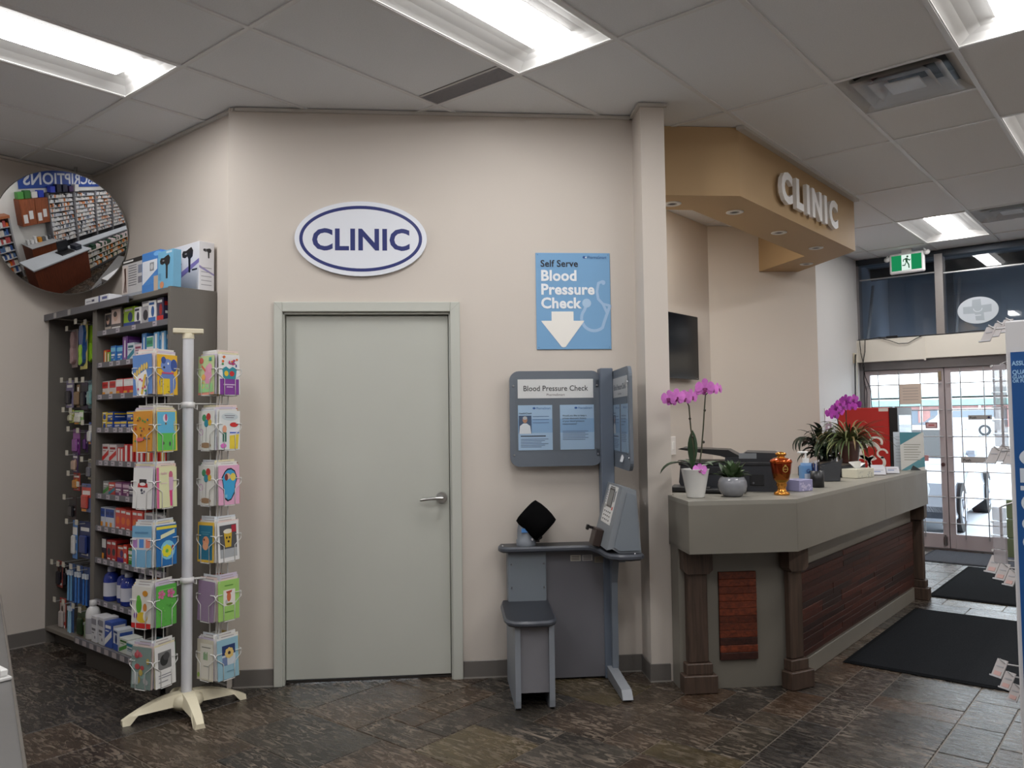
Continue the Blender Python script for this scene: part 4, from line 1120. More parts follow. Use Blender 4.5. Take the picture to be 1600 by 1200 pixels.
tissue('a', 'lilac tissue box with floral print beside the samovar', 1.487, 2.70, 1.25, .12, .11, .066, c(150, 148, 184), c(196, 190, 216), False)
tissue('b', 'pale tissue box with a white tissue standing up', 1.46, 3.93, 1.35, .225, .115, .062, c(206, 204, 188), c(176, 178, 168), True)
def sanitizer():
    root = thing('sanitizer_bottle', 'clear blue hand sanitizer pump bottle behind the lilac box', 'bottle', (1.42, 3.02, ZT), .9); root.scale = (1.2, 1.2, 1.12)
    m = MB(); m.prism(rrect(-.034, .034, -.022, .022, .014, 4), 0, .115, c(112, 156, 206)); m.prism(rrect(-.026, .026, -.018, .018, .012, 4), .115, .13, c(140, 176, 216)); m.fr(-.022, .022, .02, .07, -.0225, c(196, 206, 226)); m.ft('G', -.012, .075, -.0228, .03, c(60, 70, 130), 'LEFT', .01); m.build('bottle', GLOSS, root)
    m = MB(); m.cyl((0, 0, .13), (0, 0, .155), .016, .016, 16, WHITE); m.cyl((0, 0, .155), (0, 0, .185), .005, .005, 8, WHITE); m.box(-.045, .012, -.007, .007, .183, .194, WHITE, .003); m.build('pump', PLAS, root)
sanitizer()
def pens():
    root = thing('pen_cup', 'black mesh pen cup full of pens on the counter edge', 'pen holder', (1.50, 2.985, ZT))
    m = MB(); m.lathe([(.0, .002), (.04, .0), (.04, .1), (.038, .1), (.038, .004)], 24, c(30, 31, 35)); m.build('cup', PLAS, root)
    r = random.Random(8)
    for i in range(9):
        a = r.uniform(0, 6.28); rr = r.uniform(.008, .028)
        m = MB(); p = Vector((rr * math.cos(a), rr * math.sin(a), .01)); q = Vector((1.15 * rr * math.cos(a + .5), 1.15 * rr * math.sin(a + .5), r.uniform(.125, .155)))
        colr = r.choice([c(36, 46, 96), c(40, 40, 46), c(60, 76, 130), c(190, 190, 196), c(30, 50, 110)])
        m.cyl(p, q, .0045, .0045, 8, colr); m.cyl(q, q + (q - p).normalized() * .012, .004, .003, 8, c(190, 190, 195)); m.build('pen', GLOSS, root)
pens()
def file_bin():
    root = thing('file_holder', 'dark grey plastic file holder with swooping rim beside pens', 'file holder', (1.395, 3.50, ZT), .75); root.scale = (.75, .75, .8)
    m = MB()
    g = c(60, 63, 68); prof = [(-.10, .12), (-.03, .14), (.05, .155), (.09, .175), (.11, .19), (.10, .15), (.085, .08), (.08, 0), (-.08, 0), (-.09, .08)]
    for y in (-.06, .055): m.prism(prof, y, y + .005, g, 'y')
    m.box(-.08, .08, -.06, .06, 0, .004, g); m.box(-.088, -.082, -.06, .06, .0, .10, g); m.box(.078, .084, -.06, .06, 0, .08, g); m.build('tray', GLOSS, root)
    m = MB(); m.box(-.07, .07, -.03, .03, .006, .13, c(40, 42, 46)); m.build('folders', PAPER, root)
file_bin()
def black_tray():
    root = thing('letter_tray', 'black stacked letter tray beneath the brown plant pot', 'tray', (1.235, 4.12, ZT), 1.55)
    m = MB(); m.box(-.3, .3, -.13, .16, 0, .075, c(26, 27, 30), .008); m.build('body', PLAS, root)
    m = MB(); m.box(-.29, .29, -.12, .15, .075, .082, c(84, 78, 70), .002); m.build('lid', LAMI, root)
    m = MB(); m.box(-.28, .28, -.136, -.13, .025, .05, c(40, 42, 46), .002); m.build('slot', PLAS, root)
black_tray()
def dark_plant():
    root = thing('potted_bush', 'dark leafy plant in a black pot behind the pens', 'plant', (1.03, 4.56, ZT))
    m = MB(); m.lathe([(0, .002), (.055, 0), (.07, .11), (.065, .11), (.06, .1), (0, .1)], 24, c(24, 23, 23)); m.build('pot', PLAS, root)
    r = random.Random(21); m = MB()
    for i in range(150):
        az = r.uniform(0, 6.28); h = r.uniform(.1, .28); rr = r.uniform(0, .10)
        blade(m, (rr * math.cos(az), rr * math.sin(az), h), az + r.uniform(-.5, .5), r.uniform(.09, .2), r.uniform(.03, .05), r.uniform(.2, 1.1), r.uniform(.8, 2.4), shade(c(46, 62, 48), r.uniform(.5, 1.15)), 6, .2)
    for i in range(22):
        az = r.uniform(0, 6.28); m.tube([(0, 0, .09), (.05 * math.cos(az), .05 * math.sin(az), .2), (.11 * math.cos(az), .11 * math.sin(az), r.uniform(.25, .36))], .004, 5, c(50, 58, 40))
    for k in range(3):
        az = 3.9 + .25 * k; blade(m, (-.08, -.08, .22), az, .26, .035, 1.0, 3.2, c(34, 46, 36), 9, .2)
    blade(m, (-.02, -.05, .30), 4.2, .12, .05, 1.4, 1.2, c(30, 40, 32), 6)
    o = m.build('foliage', LEAF, root); o['kind'] = 'stuff'
dark_plant()
def orchid_back():
    x, y = 1.10, 4.80
    root = thing('potted_orchid', 'magenta orchid behind the dark plant near the red cooler', 'plant', (x, y, ZT))
    m = MB(); m.lathe([(0, .002), (.05, 0), (.06, .11), (.056, .11), (.05, .1), (0, .1)], 20, c(120, 110, 108)); m.build('pot', CERAM, root)
    tc = CAM - Vector((x, y, 0)); tc.z = 0; tc.normalize(); rv = Vector((-tc.y, tc.x, 0))
    at = lambda h, z, t=0.0: Vector((rv.x * h + tc.x * t, rv.y * h + tc.y * t, z))
    for h, top in ((-.045, .48), (.02, .55)):
        m = MB(); m.tube([at(0, .1), at(h * .6, .25), at(h, .4), at(h, top)], .0045, 6, c(50, 60, 38)); m.build('flower_stem', LEAF, root)
    for az, L_ in ((math.atan2(-rv.y, -rv.x), .24), (math.atan2(rv.y, rv.x), .2)):
        m = MB(); blade(m, (0, 0, .1), az, L_, .07, 1.1, .7, c(44, 60, 46), 8); m.build('leaf', LEAF, root)
    for h, z in ((-.10, .46), (-.06, .5), (-.03, .47), (-.07, .44), (-.02, .54), (.02, .57), (.05, .54), (.08, .57), (.10, .53), (.07, .51), (.0, .51)):
        m = MB(); flower(m, at(h, z, R.uniform(0, .04)), tc + rv * R.uniform(-.6, .6) + Vector((0, 0, R.uniform(-.2, .3))), .085, shade(c(176, 58, 176), R.uniform(.75, 1.1)), c(110, 20, 100)); m.build('flower', PETAL, root)
orchid_back()
def spider():
    root = thing('spider_plant', 'spider plant with arching striped leaves in a brown pot', 'plant', (1.31, 4.25, ZT + .083))
    m = MB(); m.lathe([(0, .002), (.058, 0), (.06, .01), (.075, .14), (.08, .142), (.08, .165), (.074, .165), (.068, .14), (0, .138)], 28, c(78, 46, 40)); m.build('pot', CERAM, root)
    r = random.Random(31); m = MB()
    for i in range(150):
        az = r.uniform(0, 6.28)
        blade(m, (.03 * math.cos(az), .03 * math.sin(az), .15), az, r.uniform(.14, .36), r.uniform(.010, .016), r.uniform(.3, 1.4), r.uniform(1.0, 3.0), shade(r.choice([c(104, 122, 72), c(142, 152, 100), c(84, 104, 62), c(150, 128, 84)]), r.uniform(.45, .9)), 7, .3)
    o = m.build('foliage', LEAF, root); o['kind'] = 'stuff'
spider()
def cards_holder():
    for i, (x, y, rz, lab) in enumerate(((1.52, 4.22, .5, 'clear card holder with tilted white cards beside tissue box'), (1.56, 4.42, .55, 'clear card holder with upright white cards before the info sign'))):
        root = thing('card_holder', lab, 'card holder', (x, y, ZT), rz)
        m = MB(); m.fr(-.05, .05, 0, .03, -.032, WHITE); m.add([(-.05, 0, 0), (.05, 0, 0), (.05, .04, .07), (-.05, .04, .07)], [(0, 1, 2, 3)], WHITE); m.add([(-.05, -.032, .001), (.05, -.032, .001), (.05, .04, .001), (-.05, .04, .001)], [(0, 1, 2, 3)], WHITE); m.build('stand', ACRYL, root)
        for k in range(3):
            m = MB(Matrix.Translation((0, -.02 + .018 * k, .004)) @ Matrix.Rotation(-.45, 4, 'X')); m.box(-.045, .045, -.001, .003, 0, .05 + .012 * k * (1 - i), c(214, 214, 222)); m.fr(-.035, .01, .02, .026, -.0015, c(110, 130, 180)); m.fr(-.035, .03, .032, .036, -.0015, c(150, 150, 160)); m.build('business_cards', PAPER, root)
cards_holder()
def info_sign():
    root = thing('counter_sign', 'white and teal info sheet in a clear stand at counter end', 'sign', (1.60, 4.86, ZT), .35)
    m = MB(Matrix.Rotation(-.12, 4, 'X')); m.box(-.085, .085, .0, .003, .0, .30, c(206, 204, 200)); m.fp([(-.085, .3), (.075, .3), (-.085, .20)], -.0006, c(64, 128, 142)); m.fp([(.085, .11), (.085, .03), (-.05, .0), (-.085, .0)], -.0006, c(84, 140, 152)); m.fp([(0, .04), (.06, .0), (-.02, 0)], -.001, c(36, 40, 44))
    for i in range(7): m.fr(-.06, .06 - .01 * (i % 3), .20 - .02 * i, .206 - .02 * i, -.0008, c(150, 150, 140))
    m.build('sheet', PAPER, root)
    m = MB(Matrix.Rotation(-.12, 4, 'X')); m.fr(-.088, .088, 0, .303, -.004, WHITE); m.build('sleeve', ACRYL, root)
    m = MB(); m.add([(-.088, -.01, .001), (.088, -.01, .001), (.088, .09, .001), (-.088, .09, .001)], [(0, 1, 2, 3)], WHITE); m.build('foot', ACRYL, root)
    m = MB(Matrix.Translation((1.50, 4.93, ZT)) @ Matrix.Rotation(.35, 4, 'Z')); m.box(-.055, .055, 0, .004, .0, .30, c(190, 200, 210))
    for i in range(9): m.fr(-.04, .035, .26 - .025 * i, .264 - .025 * i, -.0006, c(150, 160, 172))
    tag(m.build('info_sheet_holder', PAPER), 'narrow pale info sheet standing left of the teal sign', 'sign')
info_sign()

def cooler():
    x0, x1, yf = .79, 1.235, 5.62
    root = thing('drink_cooler', 'red drink cooler with white swirl art behind the spider plant', 'cooler', (x0, yf, 0))
    m = MB(); m.box(0, .445, 0, .5, .03, 1.55, c(172, 32, 28), .008)
    y = -.001; Wt = c(226, 220, 214)
    m.fp([(.07, 1.36), (.11, 1.30), (.13, 1.24), (.15, 1.20), (.12, 1.22), (.09, 1.28)], y, Wt)
    for cx, cz, r0, a0, a1 in ((.27, 1.16, .10, .2, 5.4), (.33, 1.24, .06, -.5, 4.0), (.22, 1.22, .05, 1, 6), (.33, 1.06, .08, 2, 7.2), (.2, 1.04, .09, -1, 2.2), (.38, 1.14, .05, 0, 5)): m.fring(cx, cz, r0, r0 * .9, r0 * .35, y, Wt, 24, a0, a1)
    m.fp([(.24, .98), (.34, .93), (.44, .85), (.44, .80), (.32, .88), (.22, .95)], y, Wt); m.fr(.36, .44, 1.515, 1.545, y, c(214, 206, 200)); m.build('cabinet', SATIN, root)
    m = MB(); m.box(.445, .515, .0, .5, .03, 1.55, c(20, 20, 22), .004); fr = m.build('door_frame', PLAS, root)
    m = MB(); m.add([(.5165, .04, .12), (.5165, .46, .12), (.5165, .46, 1.48), (.5165, .04, 1.48)], [(0, 1, 2, 3)], WHITE); m.build('door_glass', GLASS, fr)
    m = MB(); m.box(.519, .54, .42, .45, .6, 1.3, c(26, 26, 28), .006); m.build('door_handle', PLAS, fr)
cooler()
def tv():
    root = thing('television', 'black flat television on the recess wall behind the wall end', 'television', (-.165, 4.10, 2.105), PI / 2)
    m = MB(); m.box(-.5, .51, -.075, -.04, -.285, .285, c(14, 14, 16), .004); m.build('bezel', GLOSS, root)
    m = MB(); m.box(-.485, .495, -.0755, -.0745, -.265, .27, c(5, 5, 7)); m.fr(-.2, -.16, -.275, -.27, -.0757, c(180, 180, 180)); m.fr(.46, .49, -.276, -.272, -.0757, c(150, 150, 150)); m.build('screen', GLOSS, root)
    m = MB(); m.box(-.1, .1, -.04, 0, -.1, .1, c(20, 20, 22)); m.build('wall_mount', POWDER, root)
tv()
def switch():
    root = thing('light_switch', 'white light switch on the recess wall left of the orchid', 'switch', (-.1645, 4.23, 1.24), PI / 2)
    m = MB(); m.box(-.045, .045, -.007, 0, -.08, .08, c(232, 230, 226), .003); m.build('plate', PLAS, root)
    m = MB(); m.box(-.017, .017, -.011, -.006, -.035, .035, c(236, 235, 232), .002); m.build('rocker', PLAS, root)
switch()
def wall_notice():
    m = MB(); m.box(0, .2, -.004, 0, 0, .36, c(216, 200, 206)); m.fr(.01, .19, .0, .2, -.0045, c(110, 26, 52))
    for i in range(4): m.fr(.03 + .04 * (i % 2), .08 + .05 * (i % 2), .03 + .04 * i, .055 + .04 * i, -.005, c(220, 204, 206))
    o = m.build('wall_notice', PAPER, None, (.362, 6.55, 1.20)); o.rotation_euler = (0, 0, PI / 2)
    tag(o, 'pale and dark red paper notice on the wall behind the magenta orchid', 'notice')
wall_notice()
# ================================================================== SHELVING UNIT
SH = c(104, 100, 94); SHD = c(92, 90, 90); RAIL = c(98, 98, 104)
SZ = [2.062, 1.861, 1.659, 1.452, 1.247, 1.040, .840, .640, .383]
unit = thing('shelving_unit', 'tall grey wall shelving unit full of pharmacy cartons', 'shelving', (0, 0, 0))
def ssp(m, name, mt=POWDER, par=None): return m.build(name, mt, par or unit)
def shelving():
    for x0, x1, z1 in ((-2.84, -2.79, 2.225), (-2.095, -2.035, 2.225), (-1.118, -1.09, 2.258)):
        m = MB(); m.box(x0, x1, .19, .472, .0, z1, SH, .002); ssp(m, 'side_panel')
    m = MB(); m.box(-2.79, -1.118, .462, .472, .03, 2.25, SHD); ssp(m, 'back_panel')
    m = MB(); m.box(-2.035, -1.118, .2, .472, 2.225, 2.256, SH, .002); ssp(m, 'top_shelf')
    m = MB(); m.box(-2.79, -1.56, .171, .472, 2.236, 2.2515, SHD, .002); ssp(m, 'top_shelf')
    m = MB(); m.box(-2.80, -1.545, .158, .17, 2.208, 2.252, RAIL, .002)
    for x in (-2.63, -2.40): m.fr(x, x + .045, 2.212, 2.248, .1575, c(170, 168, 166))
    ssp(m, 'header_rail')
    for i, z in enumerate(SZ):
        m = MB(); m.box(-2.033, -1.12, .205, .46, z - .018, z, SH, .002); sh = ssp(m, 'shelf')
        m = MB(); m.box(-2.033, -1.12, .193, .205, z - .018, z + .016, RAIL, .001)
        n = (4, 7, 6, 9, 9, 7, 9, 9, 8)[i]
        for k in range(n):
            x = -2.02 + .88 * (k + R.uniform(.05, .35)) / n
            m.fr(x, x + .05, z - .014, z + .013, .1925, c(176, 170, 178)); m.fr(x + .006, x + .03, z - .004, z + .002, .1921, c(96, 92, 104))
        ssp(m, 'price_rail', SATIN, sh)
    m = MB(); m.box(-2.79, -2.095, .19, .46, .085, .112, c(118, 112, 104), .002); ssp(m, 'base_deck')
    m = MB(); m.box(-2.035, -1.12, .09, .46, .145, .17, SH, .002); sh = ssp(m, 'base_deck')
    m = MB(); m.box(-2.035, -1.12, .078, .09, .15, .188, RAIL, .001)
    for k in range(9):
        x = -2.02 + .1 * k; m.fr(x, x + .055, .153, .184, .0775, c(166, 158, 160))
    ssp(m, 'price_rail', SATIN, sh)
    m = MB(); m.box(-2.79, -1.118, .25, .262, .0, .1, c(70, 66, 62)); m.box(-2.035, -1.118, .15, .162, 0, .145, c(70, 66, 62)); ssp(m, 'kick_plate')
shelving()

def face(m, w, h, y, base, acc, kind, r):
    """flat print on a carton front; x from -w/2, z from 0"""
    a, b = -w / 2, w / 2
    lt = c(232, 232, 230) if sum(base[:3]) < 1.4 else shade(acc, .55)
    if kind == 0:
        m.fr(a, b, h * .68, h * .9, y, acc); m.fr(a + w * .1, b - w * .15, h * .45, h * .54, y, lt); m.fr(a + w * .1, b - w * .4, h * .34, h * .38, y, lt); m.fe(b - w * .25, h * .2, w * .14, min(w, h) * .14, y, acc, 10)
    elif kind == 1:
        m.fp([(a, h * .05), (b, h * .45), (b, h * .7), (a, h * .3)], y, acc); m.fr(a + w * .12, b - w * .12, h * .74, h * .86, y, lt); m.fr(a + w * .12, b - w * .4, h * .62, h * .66, y, lt)
    elif kind == 2:
        m.fe(0, h * .45, w * .33, min(w * .33, h * .3), y, acc, 14); m.fr(a + w * .12, b - w * .12, h * .8, h * .91, y, lt); m.fr(a + w * .2, b - w * .2, h * .08, h * .14, y, lt)
    elif kind == 3:
        m.fr(a + w * .28, b - w * .28, h * .06, h * .94, y, acc); m.fr(a + w * .4, b - w * .4, h * .2, h * .85, y - .0003, lt)
    elif kind == 4:
        m.fr(a + w * .08, b - w * .08, h * .32, h * .92, y, acc); m.fe(-w * .05, h * .62, w * .2, h * .2, y - .0003, c(214, 180, 160), 12); m.fe(-w * .08, h * .72, w * .17, h * .12, y - .0005, c(60, 44, 38), 10); m.fr(a + w * .1, b - w * .1, h * .1, h * .2, y, lt)
    elif kind == 5:
        m.fr(a, b, 0, h * .32, y, acc); m.fe(w * .1, h * .55, w * .22, h * .22, y, shade(acc, .6), 12); m.fr(a + w * .1, b - w * .2, h * .82, h * .92, y, lt)
    elif kind == 6:
        m.fr(a, b, h * .55, h * .95, y, acc); m.fr(a + w * .1, b - w * .1, h * .66, h * .82, y - .0003, lt); m.fr(a, a + w * .5, h * .02, h * .3, y, c(226, 150, 50))
def carton(name, label, cat, w, d, h, base, acc, kind, loc, rz=0.0, group=None, mt=PRINT):
    m = MB(); m.box(-w / 2, w / 2, 0, d, 0, h, base, .0015)
    face(m, w, h, -.0006, base, acc, kind, R)
    M0 = m.M; m.M = Matrix.Translation((w / 2, d / 2, 0)) @ Matrix.Rotation(PI / 2, 4, 'Z')
    lt = c(232, 232, 230) if sum(base[:3]) < 1.4 else shade(acc, .7)
    m.fr(-d * .4, d * .4, h * .7, h * .86, -.0006, acc); m.fr(-d * .35, d * .3, h * .4, h * .5, -.0006, lt); m.M = M0
    o = m.build(name, mt, None, loc); o.rotation_euler = (0, 0, rz)
    return tag(o, label, cat, group)
def bottle(name, label, r, h, body, cap, loc, lab_col, cat='bottle'):
    root = thing(name, label, cat, loc)
    m = MB(); m.lathe([(0, 0), (r * .92, 0), (r, .006), (r, h * .66), (r * .8, h * .78), (r * .42, h * .84), (r * .42, h * .86), (0, h * .86)], 18, body); m.lathe([(r * 1.004, h * .15), (r * 1.004, h * .55)], 18, lab_col); m.build('bottle', GLOSS, root)
    m = MB(); m.lathe([(r * .5, h * .855), (r * .52, h * .86), (r * .5, h * .99), (0, h)], 14, cap); m.build('cap', PLAS, root)
    return root
ORD = ['first', 'second', 'third', 'fourth', 'fifth', 'sixth', 'seventh', 'eighth', 'ninth', 'tenth', 'eleventh', 'twelfth', 'thirteenth', 'fourteenth', 'fifteenth']
SHN = ['top', 'second', 'third', 'fourth', 'fifth', 'sixth', 'seventh', 'eighth', 'ninth']
RED = c(196, 40, 40); WHT = c(224, 224, 222); BLU = c(40, 76, 156); LBL = c(96, 160, 206); YEL = c(222, 190, 50); ORG = c(222, 110, 44); PUR = c(104, 50, 132); GRN = c(80, 150, 70); PNK = c(206, 110, 130); GRY = c(130, 130, 140); DRK = c(44, 44, 52); LIM = c(164, 206, 36); TEA = c(50, 130, 150)
# (colour words, width, depth, height, base, accent, print kind, how many)
ROWS = [
    [('cream cosmetic', .115, .1, .128, c(206, 196, 184), DRK, 4, 1), ('dark cosmetic', .14, .1, .15, c(90, 84, 84), c(226, 204, 194), 4, 1), ('lime green', .15, .12, .142, LIM, BLU, 5, 1), ('white and navy', .085, .1, .128, WHT, c(50, 54, 90), 5, 1), ('grey shaver', .10, .1, .155, c(170, 168, 172), DRK, 2, 1), ('white and blue spray', .085, .07, .148, WHT, c(52, 110, 184), 5, 1), ('navy and red', .075, .07, .152, c(60, 54, 84), RED, 5, 1)],
    [('small red', .055, .08, .095, c(190, 60, 44), YEL, 3, 1), ('small green', .05, .08, .08, GRN, YEL, 3, 1), ('blue lettered', .07, .08, .115, c(44, 110, 180), c(120, 190, 220), 0, 2), ('tall purple', .075, .08, .165, PUR, c(150, 110, 180), 3, 1), ('white and teal', .085, .08, .115, c(200, 214, 220), TEA, 1, 1), ('white and pink', .09, .08, .105, c(214, 200, 210), c(190, 90, 130), 1, 1), ('tall blue', .065, .08, .16, c(44, 110, 180), LBL, 3, 1), ('white and green', .08, .08, .135, c(214, 222, 222), c(70, 160, 120), 6, 1), ('light blue', .06, .08, .155, LBL, WHT, 3, 2)],
    [('red and white', .088, .09, .10, c(206, 196, 190), RED, 6, 2), ('red lettered', .088, .09, .108, RED, WHT, 6, 4), ('cream and red', .088, .09, .10, c(214, 206, 190), RED, 6, 3)],
    [('yellow', .068, .09, .055, YEL, BLU, 2, 1), ('blue and yellow', .085, .09, .055, BLU, YEL, 0, 5), ('navy', .085, .09, .06, c(36, 52, 120), YEL, 0, 3)],
    [('white and red', .095, .1, .115, c(214, 206, 206), RED, 1, 2), ('red and pale', .052, .1, .095, c(200, 60, 60), WHT, 3, 2), ('upright red', .062, .1, .118, c(186, 40, 42), WHT, 3, 4), ('red and yellow', .075, .1, .118, c(196, 44, 40), YEL, 3, 3)],
    [('grey and green', .09, .1, .088, c(150, 150, 150), GRN, 1, 1), ('red and blue', .085, .1, .085, c(190, 70, 60), TEA, 1, 1), ('purple lettered', .09, .1, .09, c(120, 70, 110), c(200, 170, 190), 0, 2), ('grey lettered', .09, .1, .08, c(70, 66, 84), c(190, 180, 190), 0, 2), ('white tea', .09, .1, .085, c(204, 200, 200), PUR, 5, 3)],
    [('white and blue', .058, .08, .125, c(200, 206, 218), BLU, 6, 3), ('orange and red', .072, .08, .13, c(206, 74, 64), ORG, 2, 5), ('white and grey', .065, .08, .125, c(206, 206, 206), GRY, 0, 5)],
    [('white topped black', .06, .08, .135, c(52, 46, 60), WHT, 6, 1), ('red and black', .07, .08, .13, c(176, 46, 44), DRK, 2, 2), ('purple and orange', .095, .08, .105, c(200, 80, 50), PUR, 5, 1), ('tall red', .05, .08, .12, c(206, 56, 40), WHT, 2, 1), ('green', .075, .08, .1, c(66, 150, 66), WHT, 0, 2), ('dark grey', .075, .08, .12, c(60, 60, 66), GRN, 0, 4)],
]
def stock():
    for s, row in enumerate(ROWS):
        x = -2.02 + .005; n = 0
        for look, w, d, h, base, acc, kind, cnt in row:
            for k in range(cnt):
                if x + w > -1.125: break
                w_ = w * .97
                carton('carton', f'{look} carton, {ORD[n]} from left on the {SHN[s]} shelf', 'carton', w_, d, h * R.uniform(.97, 1.02), shade(base, R.uniform(.93, 1.04)), acc, kind, (x + w / 2, .218 + R.uniform(0, .012), SZ[s] + .0008), R.uniform(-.04, .04), f'cartons on the {SHN[s]} shelf')
                if s == 3 and (n < 2 or n in (4, 5, 7)):
                    carton('carton', f'{look} carton stacked on the {ORD[n]} carton of the fourth shelf', 'carton', w_, d, h, shade(base, R.uniform(.93, 1.04)), acc, kind, (x + w / 2, .222, SZ[s] + h * 1.02 + .001), R.uniform(-.04, .04), 'cartons on the fourth shelf')
                x += w + R.uniform(.0015, .006); n += 1
    for i in range(7):
        x = -1.97 + .118 * i
        bottle('bottle', f'white-capped blue bottle, {ORD[i]} from left on the ninth shelf', .047, .20 if i else .21, c(44, 62, 150) if i != 3 else c(206, 212, 222), c(186, 190, 204), (x, .27 + (.03 if i % 2 else 0), SZ[8] + .0008), c(214, 216, 228) if i != 3 else c(60, 90, 170))['group'] = 'bottles on the ninth shelf'
    zb = .1708
    bottle('bottle', 'tall white bottle at the left end of the base deck', .042, .235, c(206, 206, 206), c(196, 196, 196), (-1.97, .16, zb), c(160, 160, 166))
    for i, (look, w, h, base, acc, k) in enumerate((('white and grey', .07, .155, c(206, 206, 210), GRY, 0), ('white and grey', .07, .16, c(206, 206, 210), GRY, 0), ('blue and white', .085, .15, c(56, 84, 160), WHT, 1), ('white and blue', .075, .12, c(200, 206, 214), BLU, 5), ('pale green', .10, .085, c(206, 210, 202), GRN, 1), ('white and teal', .115, .075, c(206, 210, 210), TEA, 0), ('white', .085, .07, WHT, GRY, 2))):
        carton('carton', f'{look} carton, {ORD[i]} from the bottle on the base deck', 'carton', w, .09, h, base, acc, k, (-1.875 + .098 * i, .125, zb), R.uniform(-.1, .1), 'cartons on the base deck')
stock()

# hanging packs on the pegboard half
def hang(label, x, z0, z1, w, y, base, acc, kind, shape='box', d=.02):
    """a blister pack on a peg hook; the hook belongs to the shelving unit"""
    k_ = 1 + (y - .2) * .62; z0 = 1.48 + (z0 - 1.48) * k_; z1 = 1.48 + (z1 - 1.48) * k_; x = max(x - (y - .2) * 2.0, -2.785 + w / 2)
    h = z1 - z0
    root = thing('hanging_pack', label, 'blister pack', (x, y, z0), R.uniform(-.12, .12))
    m = MB(); m.box(-w / 2, w / 2, 0, .003, 0, h, base, .001); m.fe(0, h - .012, .012, .005, -.0004, DRK, 8); face(m, w, h * .92, -.0006, base, acc, kind, R); m.build('backing_card', PRINT, root)
    m = MB()
    if shape == 'insole':
        pts = [(.0, .02), (w * .28, .04), (w * .36, h * .2), (w * .24, h * .5), (w * .38, h * .78), (w * .2, h * .93), (-w * .2, h * .93), (-w * .36, h * .75), (-w * .22, h * .45), (-w * .32, h * .15), (-w * .2, .03)]
        m.prism(pts, -d, -.001, acc, 'y'); m.prism([(a * .62, b * .5 + .015) for a, b in pts], -d - .006, -d, c(150, 200, 50) if kind == 1 else shade(acc, 1.3), 'y')
    elif shape == 'brush':
        for k in range(2):
            xx = -w * .22 + w * .44 * k; m.cyl((xx, -.012, h * .08), (xx, -.012, h * .72), .008, .006, 8, acc); m.box(xx - .009, xx + .009, -.02, -.004, h * .72, h * .84, c(206, 214, 222))
    else:
        m.box(-w * .32, w * .32, -d, -.001, h * .12, h * .62, shade(acc, .8), .008)
    m.build('product', FILM, root)
    m = MB(); zz = z0 + h - .012
    m.tube([(x, y - .05, zz + .012), (x, y - .045, zz), (x, .462, zz)], .003, 6, c(160, 160, 160)); m.box(x - .02, x + .02, y - .056, y - .052, zz - .004, zz + .03, c(196, 192, 178)); ssp(m, 'peg_hook', METAL if False else SATIN)
    return root
